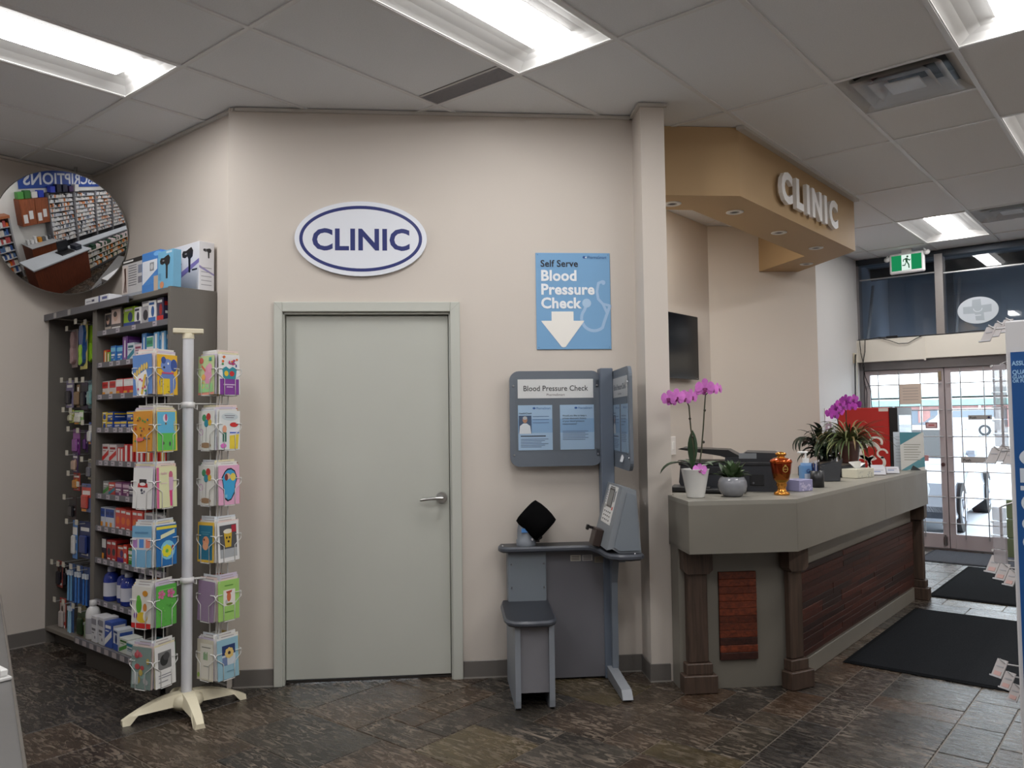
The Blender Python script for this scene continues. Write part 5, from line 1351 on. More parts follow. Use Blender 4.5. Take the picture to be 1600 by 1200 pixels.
PK = [
    ('dull pink insole pack, leftmost of the top peg row', -2.44, 1.86, 2.11, .10, .30, c(150, 134, 130), c(166, 140, 140), 9, 'insole'),
    ('yellow and lime insole pack in the top peg row', -2.27, 1.845, 2.15, .115, .25, c(206, 196, 110), c(40, 76, 130), 1, 'insole'),
    ('green and black insole pack, rightmost of the top peg row', -2.14, 1.86, 2.13, .10, .29, c(60, 70, 50), c(130, 170, 40), 1, 'insole'),
    ('lilac support pack with black swirl, second peg row', -2.50, 1.60, 1.78, .11, .27, c(126, 118, 150), DRK, 2, 'box'),
    ('black and tan support pack, second peg row', -2.37, 1.59, 1.77, .10, .29, c(40, 38, 40), c(150, 124, 96), 3, 'box'),
    ('dark purple support pack, second peg row', -2.26, 1.585, 1.77, .09, .27, c(56, 46, 70), DRK, 0, 'box'),
    ('teal support pack, rightmost of second peg row', -2.15, 1.59, 1.77, .10, .25, c(40, 90, 104), c(120, 170, 170), 0, 'box'),
    ('small yellow-green pack, left of the third peg row', -2.46, 1.50, 1.585, .10, .26, c(176, 186, 80), c(220, 220, 190), 0, 'box'),
    ('small green and white pack, right of the third peg row', -2.33, 1.49, 1.58, .11, .24, c(150, 190, 120), c(226, 226, 214), 6, 'box'),
    ('bright purple pack, upper left of the middle peg rows', -2.37, 1.29, 1.46, .10, .25, c(110, 44, 120), c(150, 90, 160), 0, 'box'),
    ('deep purple pack beside the bright purple pack', -2.24, 1.31, 1.45, .08, .29, c(66, 34, 88), c(110, 70, 130), 0, 'box'),
    ('blue and white pack at the right of the middle peg rows', -2.145, 1.36, 1.50, .08, .25, c(40, 80, 170), WHT, 6, 'box'),
    ('purple stocking pack with a figure on it', -2.38, 1.175, 1.305, .12, .24, c(64, 40, 92), c(200, 170, 150), 2, 'flat'),
    ('small white and cream packet by the divider', -2.16, 1.14, 1.27, .09, .27, c(190, 186, 160), GRY, 0, 'box'),
    ('small red pack under the purple stocking pack', -2.36, 1.06, 1.175, .10, .25, c(170, 52, 40), c(206, 140, 60), 2, 'box'),
    ('blue and coral clippers pack by the divider', -2.20, .93, 1.11, .13, .24, c(90, 104, 150), c(206, 84, 74), 6, 'box'),
    ('black clamshell tool pack with red edge', -2.42, .87, 1.02, .13, .25, c(60, 44, 44), c(40, 40, 44), 0, 'box'),
    ('tall light blue cuff pack, fifth peg row', -2.37, .62, .865, .08, .24, c(76, 130, 196), WHT, 0, 'flat'),
    ('navy cuff pack with cream price tag, fifth peg row', -2.22, .64, .87, .16, .25, c(28, 44, 92), c(46, 66, 130), 2, 'box'),
    ('red-edged mirror pack, left of the sixth peg row', -2.64, .41, .585, .09, .26, c(150, 70, 64), DRK, 4, 'box'),
    ('black pack beside the red-edged mirror pack', -2.53, .42, .585, .08, .28, c(28, 28, 30), DRK, 3, 'box'),
    ('blue toothbrush pack, first of the sixth peg row', -2.42, .33, .585, .085, .25, c(44, 80, 130), c(110, 160, 200), 9, 'brush'),
    ('blue toothbrush pack, second of the sixth peg row', -2.30, .33, .585, .085, .25, c(36, 70, 124), c(70, 120, 190), 9, 'brush'),
    ('blue toothbrush pack, third of the sixth peg row beside divider', -2.18, .33, .585, .085, .25, c(32, 62, 116), c(60, 110, 180), 9, 'brush'),
    ('red and grey tweezer pack, left of bottom peg row', -2.56, .13, .345, .09, .25, c(156, 56, 46), c(190, 180, 176), 4, 'flat'),
    ('pale topped blue brush pack, bottom peg row', -2.41, .125, .345, .09, .24, c(60, 96, 150), c(150, 190, 210), 9, 'brush'),
    ('olive green comb pack, right of bottom peg row', -2.25, .125, .34, .10, .235, c(96, 92, 60), c(44, 66, 40), 0, 'flat'),
    ('dark green soap pack by the divider, bottom peg row', -2.15, .125, .33, .07, .24, c(50, 70, 50), c(150, 170, 140), 0, 'box'),
]
for p in PK: hang(*p)

# boxes standing on top of the unit
def dryer(m, x, z, s, y):
    m.fp([(x - s, z + .1 * s), (x - .9 * s, z - .18 * s), (x - .5 * s, z - .3 * s), (x - .1 * s, z - .2 * s), (x + .05 * s, z - .42 * s), (x + .1 * s, z - 1.6 * s), (x + .4 * s, z - 1.6 * s), (x + .42 * s, z - .45 * s), (x + .75 * s, z - .3 * s), (x + .85 * s, z + .2 * s), (x + .55 * s, z + .52 * s), (x + .1 * s, z + .42 * s), (x - .3 * s, z + .3 * s), (x - .8 * s, z + .34 * s)], y, c(30, 30, 33))
    m.fe(x - .35 * s, z + .05 * s, .18 * s, .06 * s, y - .0004, c(150, 150, 156), 10)
def topboxes():
    zt = 2.2568
    m = MB(); m.box(0, .285, 0, .1, 0, .238, c(188, 188, 190), .002); m.box(-.001, .287, -.002, .101, .214, .24, c(28, 28, 30))
    m.fr(.0, .075, .03, .205, -.0006, c(206, 196, 190)); m.fp([(.02, .04), (.035, .12), (.025, .19), (.05, .19), (.055, .12), (.06, .04), (.045, .04), (.042, .1), (.035, .04)], -.001, c(80, 50, 42))
    for i in range(9): m.fr(.085, .19, .195 - .015 * i, .199 - .015 * i, -.0006, c(90, 90, 96))
    m.fr(.21, .26, .14, .19, -.0006, c(120, 130, 150)); m.fr(.21, .26, .08, .12, -.0006, c(120, 120, 130)); m.fr(0, .285, 0, .028, -.0006, c(150, 156, 166)); m.fr(.02, .15, .222, .232, -.0026, WHT)
    o = m.build('massager_box', PRINT, None, (-1.782, .235, zt)); tag(o, 'grey and white appliance box with black lid, leftmost on the shelving top', 'box')
    m = MB(); B = c(64, 128, 200); m.box(0, .222, 0, .09, 0, .24, B, .002); m.fr(.008, .19, .05, .19, -.0006, c(214, 220, 228)); m.fp([(.008, .05), (.19, .13), (.19, .05)], -.001, c(70, 134, 204)); m.fr(.10, .15, .125, .175, -.001, c(130, 134, 140)); m.fe(.125, .15, .018, .018, -.0014, c(190, 192, 196), 12); m.fe(.19, .22, .045, .014, -.0006, c(110, 170, 226)); m.fr(.15, .2, .0, .09, -.0012, c(190, 170, 150))
    o = m.build('monitor_box', PRINT, None, (-1.488, .218, zt)); tag(o, 'blue and white appliance box between grey box and light blue dryer box', 'box')
    m = MB(); B = c(110, 172, 206); m.box(0, .175, 0, .05, 0, .215, B, .002); dryer(m, .09, .155, .064, -.0008); m.fe(.05, .022, .024, .02, -.001, c(206, 140, 100), 12); m.fr(.10, .165, .196, .208, -.0008, c(190, 214, 228)); m.fr(.01, .04, .05, .09, -.0006, c(90, 150, 190))
    o = m.build('hair_dryer_box', PRINT, None, (-1.262, .203, zt)); tag(o, 'light blue box picturing a black hair dryer on the shelving top', 'box')
    m = MB(); m.box(0, .30, 0, .095, 0, .285, c(222, 222, 226), .002); dryer(m, .175, .225, .07, -.0008); m.fp([(0, .06), (.3, .16), (.3, .185), (0, .10)], -.0006, c(132, 120, 180)); m.fr(.03, .10, .17, .178, -.0008, c(60, 60, 70)); m.fr(.22, .28, .12, .13, -.0008, c(50, 50, 54))
    M0 = m.M; m.M = Matrix.Translation((.30, .0475, 0)) @ Matrix.Rotation(PI / 2, 4, 'Z'); dryer(m, .005, .235, .028, -.0008)
    for i in range(5): m.fr(-.035, .03, .03 + .025 * i, .034 + .025 * i, -.0008, c(150, 150, 156))
    m.fp([(-.047, .13), (.047, .09), (.047, .1), (-.047, .145)], -.0006, c(150, 142, 190)); m.M = M0
    o = m.build('hair_dryer_box', PRINT, None, (-1.392, .362, zt)); tag(o, 'tall white box picturing a black hair dryer, rightmost on the shelving top', 'box')
    m = MB(); m.box(0, .34, 0, .16, 0, .04, c(222, 224, 228), .002); m.fr(.20, .22, 0, .04, -.0006, c(56, 76, 140)); m.fr(.10, .14, .012, .026, -.0006, c(60, 64, 90)); m.fr(.02, .09, .014, .022, -.0006, c(160, 164, 176)); m.fr(.25, .32, .012, .028, -.0006, c(90, 100, 150))
    o = m.build('flat_box', PRINT, None, (-2.15, .165, 2.2525)); tag(o, 'long flat white box lying on the shelving top below the mirror', 'box')
topboxes()

# ================================================================== CARD RACK
RC = Vector((-.763, .123, 0)); RV = Vector((.472, .882, 0)); TC = (CAM - RC); TC.z = 0; TC.normalize()
WIRE = c(222, 222, 220); CREAM = c(226, 218, 192)
rack = thing('card_rack', 'white wire spinner rack of greeting cards on a cream plastic foot', 'card rack', RC, 0)
def rp(m, name, mt=POWDER, par=None): return m.build(name, mt, par or rack)
TIERS = [1.634, 1.345, 1.058, .765, .462, .162]
def rack_frame():
    m = MB(); m.lathe([(.0, .105), (.05, .105), (.075, .09), (.085, .055), (.07, .03), (0, .03)], 20, CREAM); rp(m, 'hub', PLAS)
    for (x, y) in ((-.072, -.297), (.278, -.077), (.05, .304), (-.287, .077)):
        L_ = math.hypot(x, y); a = math.atan2(y, x); N_ = 8; w = .036; vs = []
        for i in range(N_ + 1):
            t = i / N_; r = .03 + (L_ - .03) * t; zt = .108 - .085 * t ** 1.8; zb = max(.0, (.05 - .0 * t) * (1 - .25 * t) - .0) if t < .86 else .0
            zb = min(zb, zt - .016); ww = w * (1.15 - .45 * t)
            vs += [(r, -ww, zb), (r, ww, zb), (r, ww * .7, zt), (r, -ww * .7, zt)]
        fs = [(4 * i + k, 4 * i + (k + 1) % 4, 4 * i + 4 + (k + 1) % 4, 4 * i + 4 + k) for i in range(N_) for k in range(4)] + [(3, 2, 1, 0), (4 * N_, 4 * N_ + 1, 4 * N_ + 2, 4 * N_ + 3)]
        m = MB(Matrix.Rotation(a, 4, 'Z')); m.add(vs, fs, CREAM); rp(m, 'foot', PLAS)
    m = MB(); m.cyl((0, 0, .09), (0, 0, 1.955), .027, .027, 24, c(214, 216, 222)); rp(m, 'pole')
    m = MB(); m.cyl((0, 0, 1.935), (0, 0, 1.96), .028, .026, 16, CREAM); m.box(-.02, .02, -.078, .078, 1.957, 1.98, CREAM, .003)
    m.M = Matrix.Rotation(math.atan2(RV.y, RV.x) - PI / 2, 4, 'Z'); m2 = MB(m.M); m2.cyl((0, 0, 1.93), (0, 0, 1.958), .03, .028, 16, CREAM); m2.box(-.025, .025, -.075, .075, 1.957, 1.982, CREAM, .003); rp(m2, 'top_cap', PLAS)
    for z in (1.587, .678):
        m = MB(); m.lathe([(.028, -.02), (.036, -.018), (.036, .006), (.028, .01)], 20, c(228, 228, 228)); 
        for sg in (-1, 1):
            p = RV * (.155 * sg)
            for o in (-.012, .012): m.tube([TC * o, p + TC * o * 1.0], .0035, 6, WIRE)
            m.tube([tuple(RV * (.03 * sg) + Vector((0, 0, -.02))), tuple(RV * (.045 * sg) + Vector((0, 0, -.03))), tuple(RV * (.045 * sg))], .004, 6, WIRE)
        for v in m.v: pass
        m.v = [(a, b, q + z) for a, b, q in m.v]; rp(m, 'arm_collar')
rack_frame()
CW, CH = .130, .205
def card(label, design, base, loc, rz, lean, w=CW, h=CH, twist=0.0, group=None, t=.0016):
    m = MB(); m.box(-w / 2, w / 2, 0, t, 0, h, base)
    y = -.0004
    for k, sh in enumerate(design):
        yy = y - .00025 * k; f = sh[0]
        X = lambda u: (u - .5) * w
        if f == 'R': m.fr(X(sh[1]), X(sh[3]), sh[2] * h, sh[4] * h, yy, sh[5])
        elif f == 'E': m.fe(X(sh[1]), sh[2] * h, sh[3] * w, sh[4] * h, yy, sh[5], 14)
        elif f == 'P': m.fp([(X(a), b * h) for a, b in sh[1]], yy, sh[2])
        elif f == 'T': m.ft(sh[1], X(sh[2]), sh[3] * h, yy, sh[4], sh[5], 'CENTER', .01)
        elif f == 'L': m.fring(X(sh[1]), sh[2] * h, sh[3] * w, sh[4] * h, sh[5], yy, sh[6], 20)
    o = m.build('greeting_card', PAPER, None, loc)
    o.rotation_euler = Euler((lean, twist, rz))
    return tag(o, label, 'greeting card', group)
r2 = random.Random(77)
def dots(n, cols, x0=.08, x1=.92, y0=.1, y1=.9, s=.035):
    return [('E', r2.uniform(x0, x1), r2.uniform(y0, y1), s * r2.uniform(.6, 1.3), s * .65 * r2.uniform(.6, 1.3), r2.choice(cols)) for _ in range(n)]
def petals(cx, cy, r, col, ctr, n=6):
    return [('E', cx + r * math.cos(2 * PI * i / n) , cy + r * .63 * math.sin(2 * PI * i / n), r * .55, r * .35, col) for i in range(n)] + [('E', cx, cy, r * .4, r * .25, ctr)]
CARDW = c(226, 226, 224); DK = c(70, 74, 90)
def balloons():
    return [('E', .35, .82, .13, .09, c(60, 140, 90)), ('E', .62, .84, .14, .1, c(180, 50, 44)), ('E', .5, .68, .14, .1, c(40, 130, 150)), ('E', .72, .70, .11, .08, c(210, 170, 50)), ('R', .5, .2, .515, .6, DK), ('L', .2, .45, .12, .09, .004, c(196, 150, 190)), ('E', .5, .12, .34, .07, c(150, 120, 90))]
D = {
 ('L', 0): [('light blue card with a die-cut white flower wand', c(96, 136, 196), [('P', [(.12, .45), (.7, .62), (.84, .3), (.55, -.08), (.2, .05)], c(232, 232, 232))] + [('E', .1 + .13 * i, .55 + .04 * i - .02 * abs(i - 3), .06, .09, c(222, 190, 96)) for i in range(6)] + [('P', [(.42, .02), (.62, .5), (.72, .5), (.52, .0)], c(222, 184, 70))] + dots(6, [c(196, 50, 110), c(60, 150, 60), c(120, 60, 160), ORG], .25, .75, .08, .4, .05) + [('R', .72, .2, .78, .42, c(40, 50, 110))]),
            ('yellow card with a big blue dog', c(228, 180, 44), [('E', .5, .3, .42, .3, c(104, 132, 196)), ('E', .48, .72, .32, .18, c(112, 140, 204)), ('E', .82, .74, .17, .16, c(56, 84, 156)), ('E', .3, .86, .12, .09, c(56, 84, 156)), ('R', .12, .02, .6, .4, c(226, 196, 40)), ('E', .32, .68, .05, .03, c(30, 34, 50)), ('E', .52, .78, .04, .03, c(240, 240, 240)), ('R', .2, .52, .8, .56, c(200, 80, 120))] + dots(8, [c(60, 60, 50)], .14, .58, .05, .38, .02))],
 ('L', 1): [('orange card with scattered coloured animals', c(208, 144, 52), dots(22, [RED, DK, c(40, 120, 150), YEL, c(120, 60, 40), GRN], .12, .88, .25, .88, .04) + [('E', .4, .3, .2, .05, c(214, 100, 100))]),
            ('card of blue sky and green field with balloon', c(224, 200, 80), [('R', .02, .45, .92, .98, c(96, 180, 216)), ('R', .02, .02, .92, .45, c(96, 190, 84)), ('E', .42, .82, .12, .1, c(226, 220, 230)), ('E', .45, .84, .06, .09, c(180, 80, 120)), ('R', .4, .66, .47, .71, c(120, 84, 50)), ('E', .3, .2, .05, .04, c(70, 90, 50)), ('E', .62, .18, .04, .06, DK), ('R', .84, .5, .87, .75, YEL)])],
 ('L', 2): [('white card with a small red and black jar', CARDW, [('R', .32, .62, .7, .72, c(50, 44, 46)), ('P', [(.28, .62), (.74, .62), (.78, .52), (.24, .52)], c(190, 40, 44)), ('E', .5, .6, .16, .04, c(224, 224, 224)), ('E', .46, .45, .06, .04, DK), ('E', .6, .42, .05, .03, GRY), ('E', .5, .38, .07, .02, DK)]),
            ('pale yellow card with a pink ribbon spine', c(222, 224, 180), [('R', 0, 0, .12, 1, c(212, 100, 150)), ('E', .7, .8, .1, .1, c(196, 100, 130)), ('P', [(.6, .75), (.84, .74), (.8, .4), (.62, .4)], c(206, 170, 196)), ('P', [(.62, .42), (.8, .42), (.76, .03), (.66, .03)], c(214, 70, 130)), ('T', 'hello', .36, .82, .02, c(226, 180, 196)), ('R', .18, .6, .5, .615, c(226, 196, 206))])],
 ('L', 3): [('light blue card with three small framed pictures', c(120, 172, 206), [('R', 0, .42, 1, .72, c(206, 206, 210)), ('R', .05, .47, .28, .68, c(176, 130, 190)), ('R', .38, .47, .62, .68, c(80, 140, 210)), ('R', .72, .47, .95, .68, c(226, 140, 120)), ('R', .15, .82, .85, .86, c(90, 140, 180))]),
            ('blue card with a smiling yellow-green sun', c(36, 110, 176), [('R', 0, .9, 1, .97, c(230, 214, 70)), ('P', [(.2, .66), (.9, .78), (.9, .88), (.2, .76)], c(224, 228, 190)), ('E', .55, .38, .36, .24, c(130, 200, 226))] + petals(.5, .36, .16, c(226, 220, 50), c(110, 190, 60), 8) + [('E', .78, .42, .06, .07, c(160, 70, 60))])],
 ('L', 4): [('white card with a green dragon and red band', c(220, 218, 210), [('R', 0, 0, 1, .12, RED), ('E', .38, .55, .15, .2, c(90, 170, 50)), ('E', .36, .72, .1, .07, c(100, 180, 60)), ('E', .55, .26, .3, .13, YEL), ('E', .7, .5, .1, .1, c(200, 130, 60)), ('E', .22, .3, .09, .08, c(120, 60, 160)), ('E', .72, .3, .1, .12, c(230, 224, 214)), ('E', .7, .84, .14, .07, c(206, 140, 40))]),
            ('green card with two pink flowers', c(92, 176, 74), petals(.25, .78, .12, c(214, 110, 160), c(226, 80, 140), 5) + petals(.7, .78, .13, c(206, 110, 160), c(226, 80, 140), 5) + [('R', .1, .88, .9, .9, c(150, 210, 120))] + dots(16, [c(120, 200, 90), c(80, 160, 60)], .1, .9, .08, .55, .03))],
 ('L', 5): [('teal patchwork card with pink hearts', c(130, 150, 144), dots(14, [c(206, 110, 120), c(190, 170, 90), c(150, 180, 176), c(180, 180, 180), c(186, 80, 84)], .1, .9, .1, .9, .11) + [('R', .08, .1, .4, .4, c(176, 186, 186))]),
            ('white card with a black and white photograph', c(226, 226, 224), [('R', .15, .42, .8, .85, c(120, 120, 120)), ('E', .45, .64, .2, .14, c(40, 40, 42)), ('E', .56, .72, .16, .1, c(70, 70, 72)), ('R', .15, .28, .75, .3, GRY), ('R', .15, .22, .8, .24, GRY), ('R', .15, .12, .6, .14, GRY)])],
 ('R', 0): [('pale green card with a pink elephant', c(186, 204, 150), [('R', 0, 0, 1, .06, c(226, 150, 130)), ('E', .62, .5, .24, .26, c(214, 150, 176)), ('E', .72, .68, .16, .12, c(222, 160, 184)), ('P', [(.2, .72), (.45, .58), (.48, .64), (.22, .78)], c(206, 110, 90)), ('E', .2, .88, .13, .08, c(206, 100, 90)), ('R', .68, .86, .84, .95, c(60, 150, 140)), ('E', .35, .45, .12, .08, c(226, 170, 90)), ('R', .08, .06, .92, .28, c(150, 206, 140)), ('L', .3, .25, .12, .08, .004, c(222, 190, 80)), ('L', .6, .22, .12, .08, .004, c(210, 160, 170))]),
            ('white and purple card with teal gift bow', c(226, 226, 226), [('R', .04, 0, .96, .4, c(128, 56, 150)), ('P', [(.2, .4), (.8, .4), (.86, .66), (.66, .72), (.5, .66), (.34, .72), (.16, .66)], c(46, 140, 156)), ('E', .62, .54, .12, .07, RED), ('E', .35, .54, .1, .07, YEL), ('R', .2, .24, .8, .27, c(206, 180, 214)), ('R', .35, .18, .65, .21, c(206, 180, 214)), ('R', .5, .78, .8, .81, c(170, 50, 120))] + dots(10, [c(196, 50, 110), c(60, 70, 140), c(60, 150, 80), ORG], .1, .9, .74, .97, .05))],
 ('R', 1): [('white card with balloons over a pink ring', c(214, 214, 208), balloons()),
            ('white card with a speech bubble and red-yellow cup', c(218, 222, 222), [('E', .5, .84, .4, .1, c(196, 206, 210)), ('R', .25, .86, .75, .88, GRY), ('R', .3, .81, .7, .83, GRY), ('P', [(.5, .02), (.9, .02), (.95, .4), (.5, .4)], c(226, 200, 60)), ('P', [(.5, .36), (.95, .4), (.95, .56), (.5, .5)], c(224, 224, 232)), ('E', .7, .64, .2, .06, RED), ('E', .25, .52, .1, .1, c(222, 160, 130)), ('R', .16, .2, .34, .44, c(50, 110, 90)), ('E', .2, .1, .14, .06, c(214, 110, 190)), ('R', .5, .42, .95, .45, c(50, 90, 190))])],
 ('R', 2): [('white balloon card, third tier of the right tower', c(212, 212, 206), balloons()),
            ('pink card with a ragged blue splash', c(226, 170, 200), [('P', [(.2, .5), (.14, .7), (.3, .86), (.42, .92), (.6, .93), (.78, .86), (.9, .66), (.8, .5), (.78, .3), (.6, .12), (.42, .08), (.3, .14), (.22, .3)], c(30, 34, 44)), ('P', [(.23, .5), (.18, .68), (.32, .83), (.44, .88), (.6, .89), (.75, .83), (.86, .66), (.77, .5), (.74, .32), (.58, .15), (.44, .12), (.32, .18), (.26, .32)], c(60, 160, 210)), ('E', .42, .72, .15, .08, c(226, 180, 150)), ('E', .36, .7, .08, .09, c(120, 40, 40)), ('E', .68, .7, .13, .1, c(226, 206, 90)), ('R', .28, .18, .4, .26, c(120, 190, 220))])],
 ('R', 3): [('blue card with yellow border and an orange puppy', c(222, 180, 60), [('R', .07, .06, .93, .92, c(28, 110, 140)), ('E', .52, .52, .2, .13, c(222, 150, 110)), ('E', .5, .4, .18, .1, c(226, 160, 120)), ('E', .42, .56, .05, .03, c(120, 60, 40)), ('R', .2, .74, .8, .76, c(80, 150, 170)), ('R', .3, .69, .7, .71, c(80, 150, 170))]),
            ('white bordered photo card of a glass of beer', c(228, 228, 228), [('R', .1, .1, .9, .92, c(84, 84, 88)), ('R', .1, .1, .9, .32, c(170, 174, 178)), ('P', [(.34, .36), (.62, .36), (.68, .74), (.3, .74)], c(206, 170, 50)), ('E', .49, .76, .22, .06, c(232, 226, 206)), ('E', .42, .6, .04, .03, c(60, 50, 30)), ('E', .56, .6, .04, .03, c(60, 50, 30)), ('E', .5, .5, .05, .03, c(60, 40, 30)), ('R', .66, .72, .88, .9, c(176, 40, 60))])],
 ('R', 4): [('plain mauve card, fifth tier of the right tower', c(150, 126, 156), []),
            ('light green card with a framed animal picture', c(160, 206, 110), [('R', .24, .36, .8, .76, c(232, 228, 222)), ('E', .5, .58, .1, .12, c(206, 110, 70)), ('P', [(.36, .72), (.66, .74), (.62, .68), (.4, .67)], c(180, 80, 60)), ('E', .38, .46, .06, .06, c(190, 190, 190)), ('E', .52, .4, .16, .03, c(120, 130, 50)), ('R', .3, .86, .7, .88, c(90, 150, 60)), ('R', .3, .2, .7, .22, c(90, 150, 60))])],
 ('R', 5): [('beige card with green grass blades', c(206, 200, 180), [('R', .2, .04, .95, .9, c(222, 218, 206)), ('R', .4, .5, .44, .68, GRN), ('R', .47, .5, .51, .7, c(60, 150, 60)), ('R', .54, .5, .57, .66, GRN), ('R', .61, .5, .65, .7, c(80, 160, 60)), ('R', .3, .8, .85, .82, c(120, 120, 110)), ('R', .42, .34, .72, .36, c(150, 150, 140)), ('E', .12, .12, .08, .06, c(150, 180, 90))]),
            ('pale blue card with a daisy photograph', c(150, 190, 206), [('R', .22, .34, .84, .84, c(206, 214, 220)), ('R', .22, .6, .84, .84, c(40, 60, 110)), ('R', .22, .34, .45, .55, c(110, 130, 170))] + petals(.55, .64, .14, c(226, 196, 120), c(70, 50, 40), 8) + [('R', .4, .18, .75, .2, c(110, 150, 170))])],
}
TNAME = ['top', 'second', 'third', 'fourth', 'fifth', 'bottom']
def pocket_mb():
    m = MB(); hw = .068; dpt = .044
    for sg in (-1, 1):
        m.tube([(sg * hw * .5, .0, 0), (sg * hw * .5, -dpt, 0), (sg * hw * .5, -dpt, .085), (sg * hw * 1.1, -dpt + .004, .115), (sg * hw * 1.22, -dpt + .012, .14), (sg * hw * 1.22, .0, .14)], .0022, 5, WIRE)
    m.tube([(-hw * .5, -dpt, .0), (hw * .5, -dpt, 0)], .0022, 5, WIRE); m.tube([(-hw * 1.22, 0, .14), (hw * 1.22, 0, .14)], .002, 5, WIRE)
    m.tube([(-hw * .5, -.001, 0), (hw * .5, -.001, 0)], .0022, 5, WIRE)
    return m
def rack_towers():
    psrc = None
    BACKS = [CARDW, c(222, 220, 214), c(226, 206, 200), c(214, 220, 226), c(222, 214, 180), c(206, 196, 214)]
    for side, sg, turn in (('L', -1, .0), ('R', 1, -.17)):
        ax = RV * (.155 * sg)
        m = MB()
        for q in range(4):
            t = PI / 4 + PI / 2 * q; d = TC * math.cos(t + turn) + RV * math.sin(t + turn)
            for off in (-.026, .026):
                sd = Vector((-d.y, d.x, 0)); p = ax + d * .036 + sd * off; m.tube([p + Vector((0, 0, .165)), p + Vector((0, 0, 1.80))], .0026, 5, WIRE)
        for z in (.17, .68, 1.585, 1.79):
            ring = [ax + (TC * math.cos(t) + RV * math.sin(t)) * .04 + Vector((0, 0, z)) for t in [2 * PI * i / 12 for i in range(13)]]; m.tube(ring, .0025, 5, WIRE)
        tw = rp(m, 'wire_tower')
        tw['label'] = 'left tower' if side == 'L' else 'right tower'
        for q in range(4):
            t = -PI / 4 + PI / 2 * q + turn        # 0: left face, 1: right face, 2, 3: rear
            d = TC * math.cos(t) + RV * math.sin(t); rz = math.atan2(d.y, d.x) + PI / 2
            for k, z in enumerate(TIERS):
                p = ax + d * .042 + Vector((0, 0, z - .004))
                if psrc is None:
                    psrc = pocket_mb().build('card_pocket', POWDER, tw); psrc.location = p; psrc.rotation_euler = (0, 0, rz)
                else: inst(psrc, tw, p, (0, 0, rz))
                fn = ('left', 'right')[q] if q < 2 else ('rear right', 'rear left')[q - 2]
                where = f"{'left' if side == 'L' else 'right'} tower"
                if q < 2:
                    look, base, des = D[(side, k)][q]
                    lab = look if 'tower' in look else f'{look}, {TNAME[k]} tier of {where}'
                    wz = RC + ax + d * .0835 + Vector((0, 0, z))
                    card(lab, des, base, wz, rz, -.03, twist=R.uniform(-.03, .03) if not (side == 'L' and k == 0 and q == 0) else -.06, group='greeting cards on the rack')
                    for b in range(3):
                        col = R.choice(BACKS); sh = Vector((-d.y, d.x, 0)) * R.uniform(-.006, .01)
                        wz = RC + ax + d * (.076 - .0085 * b) + sh + Vector((0, 0, z + .001))
                        card(f"pale card {('directly', 'second', 'third')[b]} behind the {' '.join(look.split(',')[0].split()[:5])} ({TNAME[k]} {fn}, {where})", [('R', .2, .93, .8, .96, c(170, 160, 160))], col, wz, rz, -.03, CW * R.uniform(.94, 1.04), CH * (1.03 + .055 * b), R.uniform(-.025, .025), 'greeting cards on the rack')
                else:
                    for b in range(2):
                        col = R.choice([c(214, 110, 60), c(180, 80, 60), c(200, 200, 196), c(70, 130, 140), c(60, 120, 70), c(222, 196, 110), CARDW, c(140, 150, 170)])
                        wz = RC + ax + d * (.082 - .01 * b) + Vector((0, 0, z))
                        card(f"{('outer', 'inner')[b]} plain card in {fn} pocket, {TNAME[k]} tier of {where}", [('E', .5, .55, .25, .2, shade(col, .7))], col, wz, rz, -.03, CW, CH * (1 + .06 * b), R.uniform(-.02, .02), 'greeting cards on the rack')
rack_towers()
# ================================================================== CONVEX MIRROR
def convex_mirror():
    ctr = Vector((-2.45, .134, 2.765)); rad = .405; RR = 3.0
    v = (CAM - ctr).normalized(); r = (Vector((1.2, -4.4, .92)) - ctr).normalized(); n = (v + r).normalized()
    x = Vector((0, 0, 1)).cross(n).normalized(); y = n.cross(x)
    M = Matrix((x, y, n)).transposed().to_4x4(); M.translation = ctr
    root = thing('convex_mirror', 'round convex security mirror in the upper left ceiling corner', 'mirror', ctr)
    root.rotation_euler = M.to_euler()
    h0 = math.sqrt(RR * RR - rad * rad)
    prof = []; N_ = 40
    m = MB(); n_ = 96
    vs = [(0, 0, RR - h0)]
    for i in range(1, N_ + 1):
        q = rad * i / N_
        for k in range(n_): vs.append((q * math.cos(2 * PI * k / n_), q * math.sin(2 * PI * k / n_), math.sqrt(RR * RR - q * q) - h0))
    fs = [(0, 1 + k, 1 + (k + 1) % n_) for k in range(n_)]
    for i in range(N_ - 1):
        for k in range(n_): fs.append((1 + i * n_ + k, 1 + (i + 1) * n_ + k, 1 + (i + 1) * n_ + (k + 1) % n_, 1 + i * n_ + (k + 1) % n_))
    m.add(vs, fs, c(222, 222, 222), True); m.build('mirror_face', MIRROR, root)
    m = MB(); m.lathe([(rad - .001, .001), (rad + .004, 0), (rad + .004, -.012), (rad - .02, -.014), (rad - .02, -.004)], 72, c(120, 118, 114)); m.lathe([(rad - .01, -.006), (.1, -.02), (0, -.022)], 48, c(110, 96, 80)); m.build('backing', PLAS, root)
    iv = M.inverted()
    m = MB(); a = Vector((0, 0, -.02)); b = iv @ Vector((-2.66, .30, 2.95)); e = iv @ Vector((-2.66, .30, CEIL - .01))
    m.tube([a, a + (b - a) * .5, b, e], .011, 8, c(150, 150, 150)); m.build('bracket', POWDER, root)
convex_mirror()

